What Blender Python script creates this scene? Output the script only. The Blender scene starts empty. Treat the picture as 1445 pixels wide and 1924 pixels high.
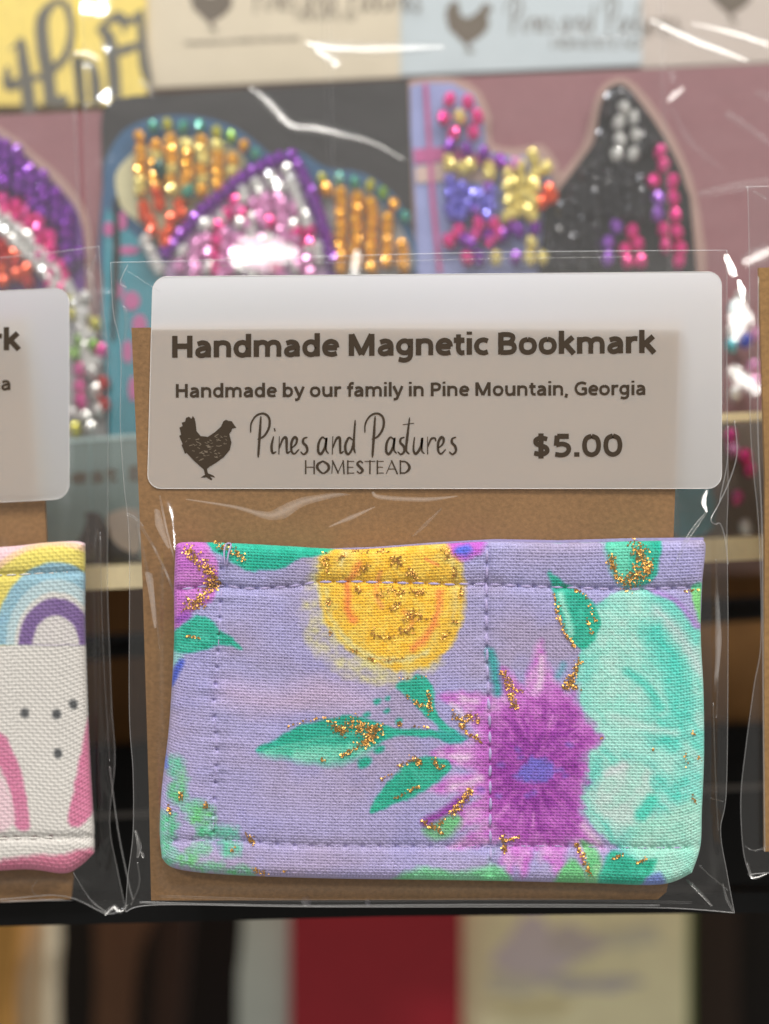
import bpy, bmesh, math, random
import numpy as np
from mathutils import Vector, Matrix
from mathutils.geometry import tessellate_polygon

random.seed(7); RNG = np.random.default_rng(7)
scene = bpy.context.scene
COL = scene.collection

# ------------------------------------------------------------------ camera, light, exposure
D = 0.160                      # camera to the label plane (m)
S = 0.1186 / 1924.0            # metres per photo pixel on the label plane
cam_d = bpy.data.cameras.new("camera"); cam = bpy.data.objects.new("camera", cam_d); COL.objects.link(cam)
cam.location = (0, -D, 0); cam.rotation_euler = (math.radians(90), 0, 0)
cam_d.sensor_fit = 'VERTICAL'; cam_d.sensor_height = 24.0; cam_d.sensor_width = 18.0
cam_d.lens = 24.0 * D / 0.1186
cam_d.clip_start = 0.005; cam_d.clip_end = 20
cam_d.dof.use_dof = True; cam_d.dof.focus_distance = D - 0.0012
cam_d.dof.aperture_fstop = cam_d.lens / 9.0
scene.camera = cam

world = bpy.data.worlds.new("World"); scene.world = world; world.use_nodes = True
bg = world.node_tree.nodes["Background"]
bg.inputs[0].default_value = (1.0, 0.95, 0.88, 1); bg.inputs[1].default_value = 0.38

def area(name, loc, target, sx, sy, power, col):
    l = bpy.data.lights.new(name, 'AREA'); l.shape = 'RECTANGLE'; l.size = sx; l.size_y = sy
    l.energy = power; l.color = col
    o = bpy.data.objects.new(name, l); COL.objects.link(o); o.location = loc
    o.rotation_euler = (Vector(target) - Vector(loc)).to_track_quat('-Z', 'Y').to_euler()
    return o
LAMPS = [(0.10, -0.56, 1.0), (-0.05, 0.30, 0.95), (0.75, -0.55, 0.75), (-0.55, -0.80, 0.60)]
area("ceiling_panel_front", (0.10, -0.56, 1.0), (0, 0, 0), 0.9, 0.22, 12.0, (1.0, 0.95, 0.88))
area("ceiling_panel_above", (-0.05, 0.30, 0.95), (0, 0.01, 0), 0.8, 0.35, 29.0, (0.95, 0.97, 1.0))
area("sparkle_light_right", (0.75, -0.55, 0.75), (0, 0, 0), 0.14, 0.14, 5.0, (1.0, 0.97, 0.94))  # small lamp added for sparkle on film and stones
area("sparkle_light_left", (-0.55, -0.80, 0.60), (0, 0, 0), 0.12, 0.12, 4.0, (0.95, 0.97, 1.0))  # second added lamp, only there to raise glints from the left

vs = scene.view_settings
vs.view_transform = 'Standard'; vs.look = 'None'; vs.gamma = 1.0; vs.exposure = 0.10
scene.render.engine = 'CYCLES'
cy = scene.cycles
cy.use_denoising = True
cy.max_bounces = 14; cy.diffuse_bounces = 5; cy.glossy_bounces = 4; cy.transmission_bounces = 8; cy.transparent_max_bounces = 40
cy.sample_clamp_indirect = 4.0; cy.caustics_reflective = False; cy.caustics_refractive = False
cy.blur_glossy = 0.3

# ------------------------------------------------------------------ small helpers
def P(px, py, y=0.0):
    """photo pixel on the upright plane at depth y (m behind the label) -> world point"""
    f = (D + y) / D
    return Vector(((px - 722.5) * S * f, y, (962.0 - py) * S * f))

def lin(c):
    c = np.asarray(c, float) / 255.0
    return np.where(c <= 0.04045, c / 12.92, ((c + 0.055) / 1.055) ** 2.4)

def catmull(pts, n=8, closed=False):
    p = np.asarray(pts, float); m = len(p); out = []
    rng = range(m) if closed else range(m - 1)
    for i in rng:
        if closed: p0, p1, p2, p3 = p[i-1], p[i], p[(i+1) % m], p[(i+2) % m]
        else: p0, p1, p2, p3 = p[max(i-1, 0)], p[i], p[i+1], p[min(i+2, m-1)]
        for k in range(n):
            t = k / n
            out.append(0.5*((2*p1) + (-p0+p2)*t + (2*p0-5*p1+4*p2-p3)*t*t + (-p0+3*p1-3*p2+p3)*t**3))
    if not closed: out.append(p[-1])
    return np.array(out)

_H = {}
def vnoise(x, y, seed=0):
    if seed not in _H: _H[seed] = np.random.default_rng(seed + 100).random((256, 256))
    T = _H[seed]
    xi = np.floor(x).astype(int); yi = np.floor(y).astype(int); fx = x - xi; fy = y - yi
    fx = fx*fx*(3-2*fx); fy = fy*fy*(3-2*fy)
    a = T[xi & 255, yi & 255]; b = T[(xi+1) & 255, yi & 255]; c = T[xi & 255, (yi+1) & 255]; d = T[(xi+1) & 255, (yi+1) & 255]
    return (a*(1-fx)+b*fx)*(1-fy) + (c*(1-fx)+d*fx)*fy
def fbm(x, y, seed=0, o=3):
    r = 0; w = 0.5; tot = 0
    for k in range(o):
        r = r + w*vnoise(x*2**k + 17*k, y*2**k + 31*k, seed + k); tot += w; w *= 0.5
    return r / tot

def sdf_poly(x, y, poly):
    d = np.full(x.shape, 1e9); s = np.zeros(x.shape, bool); n = len(poly)
    for i in range(n):
        ax, ay = poly[i]; bx, by = poly[(i+1) % n]
        ex, ey = bx-ax, by-ay; L = ex*ex+ey*ey + 1e-9
        t = np.clip(((x-ax)*ex+(y-ay)*ey)/L, 0, 1)
        d = np.minimum(d, (x-ax-t*ex)**2 + (y-ay-t*ey)**2)
        c = ((ay > y) != (by > y)) & (x < ex*(y-ay)/(ey if abs(ey) > 1e-9 else 1e-9) + ax)
        s ^= c
    d = np.sqrt(d)
    return np.where(s, -d, d)

def sdf_line(x, y, pts):
    d = np.full(x.shape, 1e9)
    for (ax, ay), (bx, by) in zip(pts[:-1], pts[1:]):
        ex, ey = bx-ax, by-ay; L = ex*ex+ey*ey + 1e-9
        t = np.clip(((x-ax)*ex+(y-ay)*ey)/L, 0, 1)
        d = np.minimum(d, (x-ax-t*ex)**2 + (y-ay-t*ey)**2)
    return np.sqrt(d)

def mesh_obj(name, verts, faces, mat=None, parent=None, smooth=False):
    me = bpy.data.meshes.new(name)
    me.from_pydata([tuple(v) for v in verts], [], [tuple(f) for f in faces]); me.update()
    if smooth: me.polygons.foreach_set('use_smooth', [True]*len(me.polygons))
    return link(name, me, mat, parent)

def link(name, me, mat=None, parent=None):
    o = bpy.data.objects.new(name, me); COL.objects.link(o)
    if mat is not None and len(me.materials) == 0: me.materials.append(mat)
    if parent is not None: adopt(o, parent)
    return o

WL = {}
def adopt(o, parent):
    o.parent = parent
    o.matrix_parent_inverse = Matrix.Translation(-WL.get(parent.name, Vector((0, 0, 0))))

def thing(name, label, cat, loc, group=None):
    o = bpy.data.objects.new(name, None); COL.objects.link(o); o.empty_display_size = 0.005
    o.location = loc; WL[o.name] = Vector(loc)
    return tag(o, label, cat, group)
def tag(o, label, cat, group=None):
    o['label'] = label; o['category'] = cat
    if group: o['group'] = group
    return o

def plate(name, pts, y, t, mat, parent=None, smooth_outline=0, yfun=None):
    """outline in photo pixels -> real plate, front at depth y, t thick (m)"""
    if smooth_outline: pts = catmull(pts, smooth_outline, True)
    pts = [tuple(p) for p in pts]; n = len(pts)
    a = sum(pts[i][0]*pts[(i+1) % n][1]-pts[(i+1) % n][0]*pts[i][1] for i in range(n))
    if a > 0: pts = pts[::-1]
    yy = [y + (yfun(*p) if yfun else 0) for p in pts]
    fr = [P(p[0], p[1], q) for p, q in zip(pts, yy)]
    bk = [Vector((v.x, v.y + t, v.z)) for v in fr]
    tri = tessellate_polygon([[Vector((p[0], -p[1], 0)) for p in pts]])
    faces = []
    for (i, j, k) in tri:
        ax, ay = pts[i]; bx, by = pts[j]; cx, cy_ = pts[k]
        if (bx-ax)*(cy_-ay)-(by-ay)*(cx-ax) > 0: i, j, k = k, j, i
        faces.append((i, j, k)); faces.append((k+n, j+n, i+n))
    for i in range(n): faces.append((i, i+n, (i+1) % n + n, (i+1) % n))
    o = mesh_obj(name, fr+bk, faces, mat, parent)
    bm = bmesh.new(); bm.from_mesh(o.data); bmesh.ops.recalc_face_normals(bm, faces=bm.faces); bm.to_mesh(o.data); bm.free()
    return o

def rrect(x0, y0, x1, y1, r=20, k=6, skew=0.0):
    out = []
    for cx, cyy, a0 in ((x1-r, y0+r, -90), (x1-r, y1-r, 0), (x0+r, y1-r, 90), (x0+r, y0+r, 180)):
        for i in range(k+1):
            a = math.radians(a0 + 90*i/k); px, py = cx+r*math.cos(a), cyy+r*math.sin(a)
            out.append((px, py + skew*(px-x0)))
    return out

def ribbon_verts(strokes, y, scale=1.0, off=(0, 0), lift=6e-7, square=False):
    V = []; F = []
    for k, (pts, w) in enumerate(strokes):
        p = catmull(pts, 6) if len(pts) > 2 else np.asarray(pts, float)
        p = p*scale + np.asarray(off)
        n = len(p)
        ww = np.full(n, w*scale/2) if np.isscalar(w) else np.interp(np.linspace(0, 1, n), np.linspace(0, 1, len(w)), np.asarray(w, float))*scale/2
        t = np.gradient(p, axis=0); t /= (np.linalg.norm(t, axis=1, keepdims=True)+1e-9)
        p = p.copy()
        if not square: p[0] -= t[0]*ww[0]*0.7; p[-1] += t[-1]*ww[-1]*0.7
        nn = np.stack([-t[:, 1], t[:, 0]], 1)
        b = len(V); yk = y - lift*(k % 16)
        for i in range(n):
            w_ = ww[i]*(0.55 if i in (0, n-1) and not square else 1)
            a = p[i]+nn[i]*w_; c = p[i]-nn[i]*w_
            V.append(P(a[0], a[1], yk)); V.append(P(c[0], c[1], yk))
        for i in range(n-1): F.append((b+2*i, b+2*i+1, b+2*i+3, b+2*i+2))
    return V, F
def ribbons(name, strokes, y, mat, parent=None, scale=1.0, off=(0, 0)):
    V, F = ribbon_verts(strokes, y, scale, off)
    return mesh_obj(name, V, F, mat, parent)

def tube_data(pts, r, sides=8, V=None, F=None, flat=1.0):
    V = [] if V is None else V; F = [] if F is None else F
    p = np.array([tuple(q) for q in pts]); n = len(p); b = len(V)
    rr = np.full(n, r) if np.isscalar(r) else np.interp(np.linspace(0, 1, n), np.linspace(0, 1, len(r)), r)
    t = np.gradient(p, axis=0); t /= (np.linalg.norm(t, axis=1, keepdims=True)+1e-12)
    for i in range(n):
        up = np.array([0, 1, 0.0])
        s = np.cross(t[i], up); s /= np.linalg.norm(s)+1e-12
        u = np.cross(s, t[i])
        for k in range(sides):
            a = 2*math.pi*k/sides
            V.append(p[i] + rr[i]*(math.cos(a)*s + flat*math.sin(a)*u))
    for i in range(n-1):
        for k in range(sides):
            F.append((b+i*sides+k, b+i*sides+(k+1) % sides, b+(i+1)*sides+(k+1) % sides, b+(i+1)*sides+k))
    F.append(tuple(b+k for k in range(sides))[::-1]); F.append(tuple(b+(n-1)*sides+k for k in range(sides)))
    return V, F
def tube(name, pts, r, mat, parent=None, sides=8, flat=1.0):
    V, F = tube_data(pts, r, sides, flat=flat)
    return mesh_obj(name, V, F, mat, parent, smooth=True)

def pxline(pts, y, n=8):
    p = catmull(pts, n) if len(pts) > 2 else np.asarray(pts, float)
    return [P(q[0], q[1], y if not callable(y) else y(q[0], q[1])) for q in p]

# ------------------------------------------------------------------ materials
def newmat(name):
    m = bpy.data.materials.new(name); m.use_nodes = True
    nt = m.node_tree; nt.nodes.clear()
    out = nt.nodes.new('ShaderNodeOutputMaterial')
    return m, nt, out
def solid(name, rgb, rough=0.6, metal=0.0, spec=0.4, coat=0.0, noise=0.0, nscale=2000, bump=0.0):
    m, nt, out = newmat(name)
    b = nt.nodes.new('ShaderNodeBsdfPrincipled')
    c = lin(rgb); b.inputs['Base Color'].default_value = (*c, 1)
    b.inputs['Roughness'].default_value = rough; b.inputs['Metallic'].default_value = metal
    b.inputs['Specular IOR Level'].default_value = spec; b.inputs['Coat Weight'].default_value = coat
    b.inputs['Coat Roughness'].default_value = 0.08
    if noise or bump:
        tc = nt.nodes.new('ShaderNodeTexCoord'); nz = nt.nodes.new('ShaderNodeTexNoise')
        nz.inputs['Scale'].default_value = nscale; nz.inputs['Detail'].default_value = 5; nz.inputs['Roughness'].default_value = 0.65
        nt.links.new(tc.outputs['Object'], nz.inputs['Vector'])
        if noise:
            rmp = nt.nodes.new('ShaderNodeMapRange'); rmp.inputs[1].default_value = 0.25; rmp.inputs[2].default_value = 0.75
            rmp.inputs[3].default_value = 1-noise; rmp.inputs[4].default_value = 1+noise
            nt.links.new(nz.outputs[0], rmp.inputs[0])
            mx = nt.nodes.new('ShaderNodeVectorMath'); mx.operation = 'SCALE'; mx.inputs[0].default_value = tuple(c)
            nt.links.new(rmp.outputs[0], mx.inputs['Scale']); nt.links.new(mx.outputs[0], b.inputs['Base Color'])
        if bump:
            bp = nt.nodes.new('ShaderNodeBump'); bp.inputs['Strength'].default_value = bump; bp.inputs['Distance'].default_value = 0.0002
            nt.links.new(nz.outputs[0], bp.inputs['Height']); nt.links.new(bp.outputs[0], b.inputs['Normal'])
    nt.links.new(b.outputs[0], out.inputs[0]); return m

def film_mat(name, base=0.06, rough=0.06, haze=0.0, tint=0.975, bump=0.0, bscale=120, graze=0.85):
    m, nt, out = newmat(name)
    lw = nt.nodes.new('ShaderNodeLayerWeight'); lw.inputs[0].default_value = 0.5
    pw = nt.nodes.new('ShaderNodeMath'); pw.operation = 'POWER'; pw.inputs[1].default_value = 4.0
    nt.links.new(lw.outputs['Facing'], pw.inputs[0])
    ma = nt.nodes.new('ShaderNodeMath'); ma.operation = 'MULTIPLY_ADD'; ma.inputs[1].default_value = graze; ma.inputs[2].default_value = base
    ma.use_clamp = True
    nt.links.new(pw.outputs[0], ma.inputs[0])
    tr = nt.nodes.new('ShaderNodeBsdfTransparent'); tr.inputs[0].default_value = (tint, tint, tint, 1)
    gl = nt.nodes.new('ShaderNodeBsdfGlossy'); gl.inputs['Roughness'].default_value = rough
    mx = nt.nodes.new('ShaderNodeMixShader')
    nt.links.new(ma.outputs[0], mx.inputs[0]); nt.links.new(tr.outputs[0], mx.inputs[1]); nt.links.new(gl.outputs[0], mx.inputs[2])
    last = mx
    if haze:
        df = nt.nodes.new('ShaderNodeBsdfDiffuse'); df.inputs[0].default_value = (0.9, 0.9, 0.9, 1)
        m2 = nt.nodes.new('ShaderNodeMixShader'); m2.inputs[0].default_value = haze
        nt.links.new(mx.outputs[0], m2.inputs[1]); nt.links.new(df.outputs[0], m2.inputs[2]); last = m2
    if bump:
        tc = nt.nodes.new('ShaderNodeTexCoord'); nz = nt.nodes.new('ShaderNodeTexNoise')
        nz.inputs['Scale'].default_value = bscale; nz.inputs['Detail'].default_value = 2
        nt.links.new(tc.outputs['Object'], nz.inputs['Vector'])
        bp = nt.nodes.new('ShaderNodeBump'); bp.inputs['Strength'].default_value = bump; bp.inputs['Distance'].default_value = 0.001
        nt.links.new(nz.outputs[0], bp.inputs['Height']); nt.links.new(bp.outputs[0], gl.inputs['Normal'])
    nt.links.new(last.outputs[0], out.inputs[0]); return m

M = {}
M['film'] = film_mat('clear_film', 0.035, 0.10, 0.007, 0.985, 0.35, 90)
M['film_back'] = film_mat('clear_film_back', 0.05, 0.08, 0.0, 0.98)
M['film_far'] = film_mat('clear_film_far', 0.07, 0.10, 0.045, 0.97, 0.4, 60)
M['film_edge'] = film_mat('film_edge', 0.08, 0.3, 0.07, 0.97, graze=0.25)
M['film_crease'] = film_mat('film_crease', 0.06, 0.2, 0.005, 0.985, graze=0.2)
M['film_crease_soft'] = film_mat('film_crease_soft', 0.03, 0.35, 0.004, 0.99, graze=0.08)
M['film_soft_glint'] = film_mat('film_soft_glint', 0.04, 0.42, 0.0, 0.99)
M['film_fold'] = film_mat('film_fold', 0.12, 0.19, 0.004, 0.98, graze=0.3)

def label_mat(name, refl, trans, tintr, tintt):
    m, nt, out = newmat(name)
    d = nt.nodes.new('ShaderNodeBsdfDiffuse'); t = nt.nodes.new('ShaderNodeBsdfTranslucent'); g = nt.nodes.new('ShaderNodeBsdfGlossy')
    d.inputs[0].default_value = (*tintr, 1); t.inputs[0].default_value = (*tintt, 1); g.inputs['Roughness'].default_value = 0.35
    mx = nt.nodes.new('ShaderNodeMixShader'); mx.inputs[0].default_value = trans/(refl+trans)
    nt.links.new(d.outputs[0], mx.inputs[1]); nt.links.new(t.outputs[0], mx.inputs[2])
    m2 = nt.nodes.new('ShaderNodeMixShader'); m2.inputs[0].default_value = 0.03
    nt.links.new(mx.outputs[0], m2.inputs[1]); nt.links.new(g.outputs[0], m2.inputs[2])
    nt.links.new(m2.outputs[0], out.inputs[0]); return m
M['label'] = label_mat('frosted_label', 0.27, 0.73, (0.94, 0.93, 0.90), (0.97, 0.97, 0.97))
M['lit_label_edge'] = solid('lit_label_edge', (225, 222, 220), 0.5)  # whitish colour stands in for light caught along the label edge
M['ink'] = solid('brown_black_ink', (62, 52, 42), 0.8, spec=0.1)
M['ink_hazed'] = solid('hazed_ink', (106, 96, 84), 0.8, spec=0.1)  # label ink lightened, film haze over the back row put into its colour

def kraft_mat(name, rgb):
    m, nt, out = newmat(name)
    b = nt.nodes.new('ShaderNodeBsdfPrincipled'); b.inputs['Roughness'].default_value = 0.85; b.inputs['Specular IOR Level'].default_value = 0.15
    tc = nt.nodes.new('ShaderNodeTexCoord'); mp = nt.nodes.new('ShaderNodeMapping'); mp.inputs['Scale'].default_value = (1700, 1700, 2300)
    nz = nt.nodes.new('ShaderNodeTexNoise'); nz.inputs['Scale'].default_value = 1.0; nz.inputs['Detail'].default_value = 6; nz.inputs['Roughness'].default_value = 0.75
    n2 = nt.nodes.new('ShaderNodeTexNoise'); n2.inputs['Scale'].default_value = 90; n2.inputs['Detail'].default_value = 3
    nt.links.new(tc.outputs['Object'], mp.inputs[0]); nt.links.new(mp.outputs[0], nz.inputs['Vector']); nt.links.new(tc.outputs['Object'], n2.inputs['Vector'])
    ad = nt.nodes.new('ShaderNodeMath'); ad.operation = 'MULTIPLY_ADD'; ad.inputs[1].default_value = 0.3
    nt.links.new(n2.outputs[0], ad.inputs[0]); nt.links.new(nz.outputs[0], ad.inputs[2])
    cr = nt.nodes.new('ShaderNodeValToRGB'); c = lin(rgb)
    cr.color_ramp.elements[0].position = 0.42; cr.color_ramp.elements[0].color = (*(c*0.72), 1)
    cr.color_ramp.elements[1].position = 0.88; cr.color_ramp.elements[1].color = (*(c*1.3), 1)
    nt.links.new(ad.outputs[0], cr.inputs[0]); nt.links.new(cr.outputs[0], b.inputs['Base Color'])
    bp = nt.nodes.new('ShaderNodeBump'); bp.inputs['Strength'].default_value = 0.25; bp.inputs['Distance'].default_value = 0.0001
    nt.links.new(nz.outputs[0], bp.inputs['Height']); nt.links.new(bp.outputs[0], b.inputs['Normal'])
    nt.links.new(b.outputs[0], out.inputs[0]); return m
M['kraft'] = kraft_mat('kraft_card', (134, 101, 66))
M['kraft_far'] = kraft_mat('kraft_card_far', (150, 114, 70))

def fabric_mat(name, rough=0.85):
    m, nt, out = newmat(name)
    b = nt.nodes.new('ShaderNodeBsdfPrincipled'); b.inputs['Roughness'].default_value = rough; b.inputs['Specular IOR Level'].default_value = 0.2
    b.inputs['Sheen Weight'].default_value = 0.08
    at = nt.nodes.new('ShaderNodeAttribute'); at.attribute_name = 'print'
    nt.links.new(at.outputs['Color'], b.inputs['Base Color']); nt.links.new(b.outputs[0], out.inputs[0]); return m
M['fabric'] = fabric_mat('printed_cotton')
M['thread'] = solid('lavender_thread', (178, 166, 208), 0.6, spec=0.3)
M['thread_white'] = solid('white_thread', (215, 212, 205), 0.6, spec=0.3)
M['gold'] = solid('gold_foil', (186, 136, 66), 0.32, metal=0.85)
M['lavender_plain'] = solid('lavender_cotton', (165, 156, 200), 0.9, noise=0.15, nscale=2500)

def gem_mat(name, rgb):
    m, nt, out = newmat(name)
    b = nt.nodes.new('ShaderNodeBsdfPrincipled'); b.inputs['Base Color'].default_value = (*lin(rgb), 1)
    b.inputs['Roughness'].default_value = 0.17; b.inputs['Metallic'].default_value = 0.5
    b.inputs['Coat Weight'].default_value = 0.8; b.inputs['Coat Roughness'].default_value = 0.05
    nt.links.new(b.outputs[0], out.inputs[0]); return m
GEM = {'purple': (128, 24, 170), 'pink': (236, 70, 165), 'hot': (246, 46, 150), 'palepink': (240, 160, 215), 'white': (232, 232, 228),
       'orange': (250, 176, 40), 'red': (200, 35, 35), 'redorange': (240, 85, 25), 'teal': (70, 160, 140), 'dkteal': (20, 80, 75),
       'yellow': (246, 226, 130), 'blue': (118, 110, 220), 'violet': (160, 90, 210), 'cyan': (80, 190, 205), 'green': (130, 180, 60), 'royal': (40, 80, 220),
       'lime': (205, 200, 60), 'black': (40, 40, 46)}
GM = {k: gem_mat('rhinestone_' + k, v) for k, v in GEM.items()}

# ------------------------------------------------------------------ the rack (setting of the display)
M['wood'] = solid('pale_wood', (255, 236, 188), 0.55, noise=0.12, nscale=300)
M['wood_dark'] = solid('brown_wood', (156, 114, 66), 0.6, noise=0.25, nscale=120)
M['black'] = solid('black_metal', (12, 12, 12), 0.5, spec=0.2)
M['dark'] = solid('dark_cloth', (26, 22, 20), 0.9)
M['brown'] = solid('brown_leather', (96, 66, 46), 0.7, noise=0.2, nscale=100)

def rod(name, a, b, y, rpx, mat, label, cat='rod'):
    f = (D + y) / D
    o = tube(name, [P(a[0], a[1], y), P((a[0]+b[0])/2, (a[1]+b[1])/2, y), P(b[0], b[1], y)], rpx*S*f, mat, None, 16)
    return tag(o, label, cat)
def box(name, quad, y, t, mat): return plate(name, quad, y, t, mat)

tag(box('wooden_rod', [(-700, 1104), (2100, 979), (2100, 1021), (-700, 1148)], 0.0125, 0.005, M['wood']), 'pale wooden square rod of the rack just under the rhinestone stickers', 'rod')
tag(box('wooden_strip', [(900, 799), (2000, 745), (2000, 761), (900, 815)], 0.0125, 0.003, M['wood']), 'thin pale wooden strip crossing in front of the mauve rhinestone card', 'wood strip')
rod('black_bar', (-700, 1268), (2100, 1103), 0.030, 24, M['black'], 'thick black metal bar of the rack below the pale wooden rod', 'bar')
rod('thin_wire', (-700, 1572), (2100, 1448), 0.026, 4, solid('grey_wire', (120, 116, 112), 0.35, metal=0.8), 'thin grey metal wire crossing low behind the hanging packages', 'wire')
tag(box('rack_backboard', [(-900, 1090), (2300, 940), (2300, 1560), (-900, 1700)], 0.044, 0.004, M['wood_dark']), 'brown wooden backboard of the rack behind the black bar', 'board')
tag(box('rack_ledge', [(-900, 1440), (2300, 1330), (2300, 1690), (-900, 1740)], 0.034, 0.003, M['black']), 'black metal riser of the rack below the thin wire', 'rack ledge')
o = box('shelf_lip', [(-900, 1716), (722, 1682), (2300, 1672), (2300, 1706), (722, 1722), (-900, 1764)], 0.0075, 0.004, M['black'])
tag(o, 'black shelf edge that the bagged bookmarks lean against', 'shelf')

# things on the level below
yb = 0.062
tag(plate('red_book', rrect(545, 1640, 868, 2300, 4), yb, 0.012, solid('red_cover', (168, 24, 42), 0.45, noise=0.08, nscale=200)), 'dark red book standing below the black shelf edge', 'book')
bk = tag(plate('pale_book', rrect(868, 1632, 1292, 2300, 4), yb+0.004, 0.010, solid('cream_cover', (255, 250, 206), 0.5, noise=0.12, nscale=90)), 'cream book with faint violet floral cover beside the red book', 'book')
for k, (cx, cy_, rx, ry, c) in enumerate([(1000, 1790, 70, 60, (224, 214, 216)), (1080, 1770, 60, 28, (214, 205, 200)), (960, 1850, 50, 22, (226, 222, 200)), (1110, 1850, 90, 16, (206, 202, 200)), (1000, 1895, 80, 14, (236, 226, 176)), (1190, 1760, 60, 20, (228, 226, 200))]):
    pts = [(cx+rx*math.cos(a)*(1+.25*math.sin(3*a+k)), cy_+ry*math.sin(a)*(1+.3*math.cos(4*a+k))) for a in np.linspace(0, 2*math.pi, 18, False)]
    plate('cover_print', pts, yb+0.004-0.00003*(k+1), 0.00002, solid('print_%d' % k, c, 0.6), bk)
plate('page_edge', [(1292, 1640), (1300, 1640), (1300, 2300), (1292, 2300)], yb+0.006, 0.006, solid('green_edge', (120, 150, 90), 0.6), bk)
tag(plate('grey_pouch', catmull([(470, 1660), (545, 1655), (546, 1800), (546, 2300), (452, 2300), (446, 1900), (452, 1790)], 5, True), yb+0.002, 0.006, solid('grey_white', (206, 216, 208), 0.6, noise=0.1, nscale=80)), 'pale grey pouch squeezed in beside the dark red book', 'pouch')
tag(plate('orange_pouch', catmull([(-200, 1690), (10, 1690), (26, 1790), (12, 1900), (0, 2300), (-200, 2300)], 5, True), yb-0.012, 0.006, solid('orange_cloth', (214, 160, 84), 0.8, noise=0.15, nscale=60)), 'tan orange pouch standing in front of the cream pouch', 'pouch')
tag(plate('cream_pouch', catmull([(-100, 1690), (66, 1700), (86, 1790), (82, 1880), (66, 2300), (-100, 2300)], 5, True), yb-0.004, 0.010, solid('cream_cloth', (236, 222, 190), 0.8, noise=0.1, nscale=60)), 'cream rounded pouch at the end of the lower shelf', 'pouch')
tag(plate('brown_strap', catmull([(185, 1700), (260, 1700), (300, 1700), (250, 1850), (230, 2300), (170, 2300), (180, 1850)], 5, True), yb+0.010, 0.004, M['brown']), 'brown leather strap hanging between the pouches below the shelf', 'strap')
tag(plate('tan_strap', catmull([(295, 1700), (350, 1700), (345, 1850), (300, 2300), (262, 2300), (290, 1850)], 5, True), yb+0.014, 0.004, solid('dark_tan', (62, 42, 32), 0.8)), 'dark tan strap hanging beside the brown leather strap', 'strap')
tag(plate('backboard', [(-900, 1620), (2300, 1620), (2300, 2500), (-900, 2500)], 0.095, 0.004, M['dark']), 'dark board behind the books on the lower level', 'board')
tag(plate('brown_book', rrect(1300, 1640, 1388, 2300, 4), yb+0.014, 0.006, solid('dk_brown', (52, 36, 26), 0.7)), 'dark brown book beside the cream book on the lower level', 'book')
# ------------------------------------------------------------------ printed cotton bookmarks
class Print:
    def __init__(s, X, Y, base):
        s.X, s.Y = X, Y; s.C = np.tile(np.asarray(base, float), (X.size, 1)).reshape(X.shape + (3,))
    def blend(s, m, a, col, col2=None, sc=30, seed=3, bias=0.0, contrast=2.5, ang=None):
        x, y = s.X[m], s.Y[m]
        c = np.tile(np.asarray(col, float), (x.size, 1))
        if col2 is not None:
            if ang is None: n = fbm(x/sc, y/sc, seed)
            else:
                ca, sa = math.cos(ang), math.sin(ang); n = fbm((x*ca+y*sa)/(sc*3.5), (-x*sa+y*ca)/sc, seed)
            n = np.clip((n-0.5+bias)*contrast+0.5, 0, 1)[:, None]; c = c*(1-n)+np.asarray(col2, float)*n
        a = a[:, None]; s.C[m] = s.C[m]*(1-a) + c*a
    def warp(s, x, y, amp, sc, seed):
        if not amp: return x, y
        return x+amp*2*(fbm(x/sc, y/sc, seed)-.5), y+amp*2*(fbm(x/sc+50, y/sc+9, seed+5)-.5)
    def poly(s, pts, col, col2=None, soft=2.5, amp=4, wsc=14, alpha=1.0, smooth=True, seed=1, **k):
        p = catmull(pts, 5, True) if smooth else np.asarray(pts, float)
        x0, y0 = p.min(0)-20; x1, y1 = p.max(0)+20
        m = (s.X > x0) & (s.X < x1) & (s.Y > y0) & (s.Y < y1)
        if not m.any(): return
        x, y = s.warp(s.X[m], s.Y[m], amp, wsc, seed)
        soft = soft*1.25
        d = sdf_poly(x, y, p); s.blend(m, alpha*np.clip(0.5-d/(2*soft), 0, 1)*(0.88+0.12*fbm(x/22, y/22, 5)), col, col2, seed=seed+7, **k)
    def line(s, pts, w, col, col2=None, soft=2.5, amp=3, wsc=14, alpha=1.0, seed=1, **k):
        p = catmull(pts, 5) if len(pts) > 2 else np.asarray(pts, float)
        q = w+20; x0, y0 = p.min(0)-q; x1, y1 = p.max(0)+q
        m = (s.X > x0) & (s.X < x1) & (s.Y > y0) & (s.Y < y1)
        if not m.any(): return
        x, y = s.warp(s.X[m], s.Y[m], amp, wsc, seed)
        d = sdf_line(x, y, p)-w/2; s.blend(m, alpha*np.clip(0.5-d/(2*soft), 0, 1), col, col2, seed=seed+7, **k)
    def ell(s, cx, cy, rx, ry, col, col2=None, rot=0, **k):
        a = np.linspace(0, 2*math.pi, 20, False); r = math.radians(rot)
        pts = [(cx+rx*math.cos(t)*math.cos(r)-ry*math.sin(t)*math.sin(r), cy+rx*math.cos(t)*math.sin(r)+ry*math.sin(t)*math.cos(r)) for t in a]
        s.poly(pts, col, col2, **k)

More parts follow.
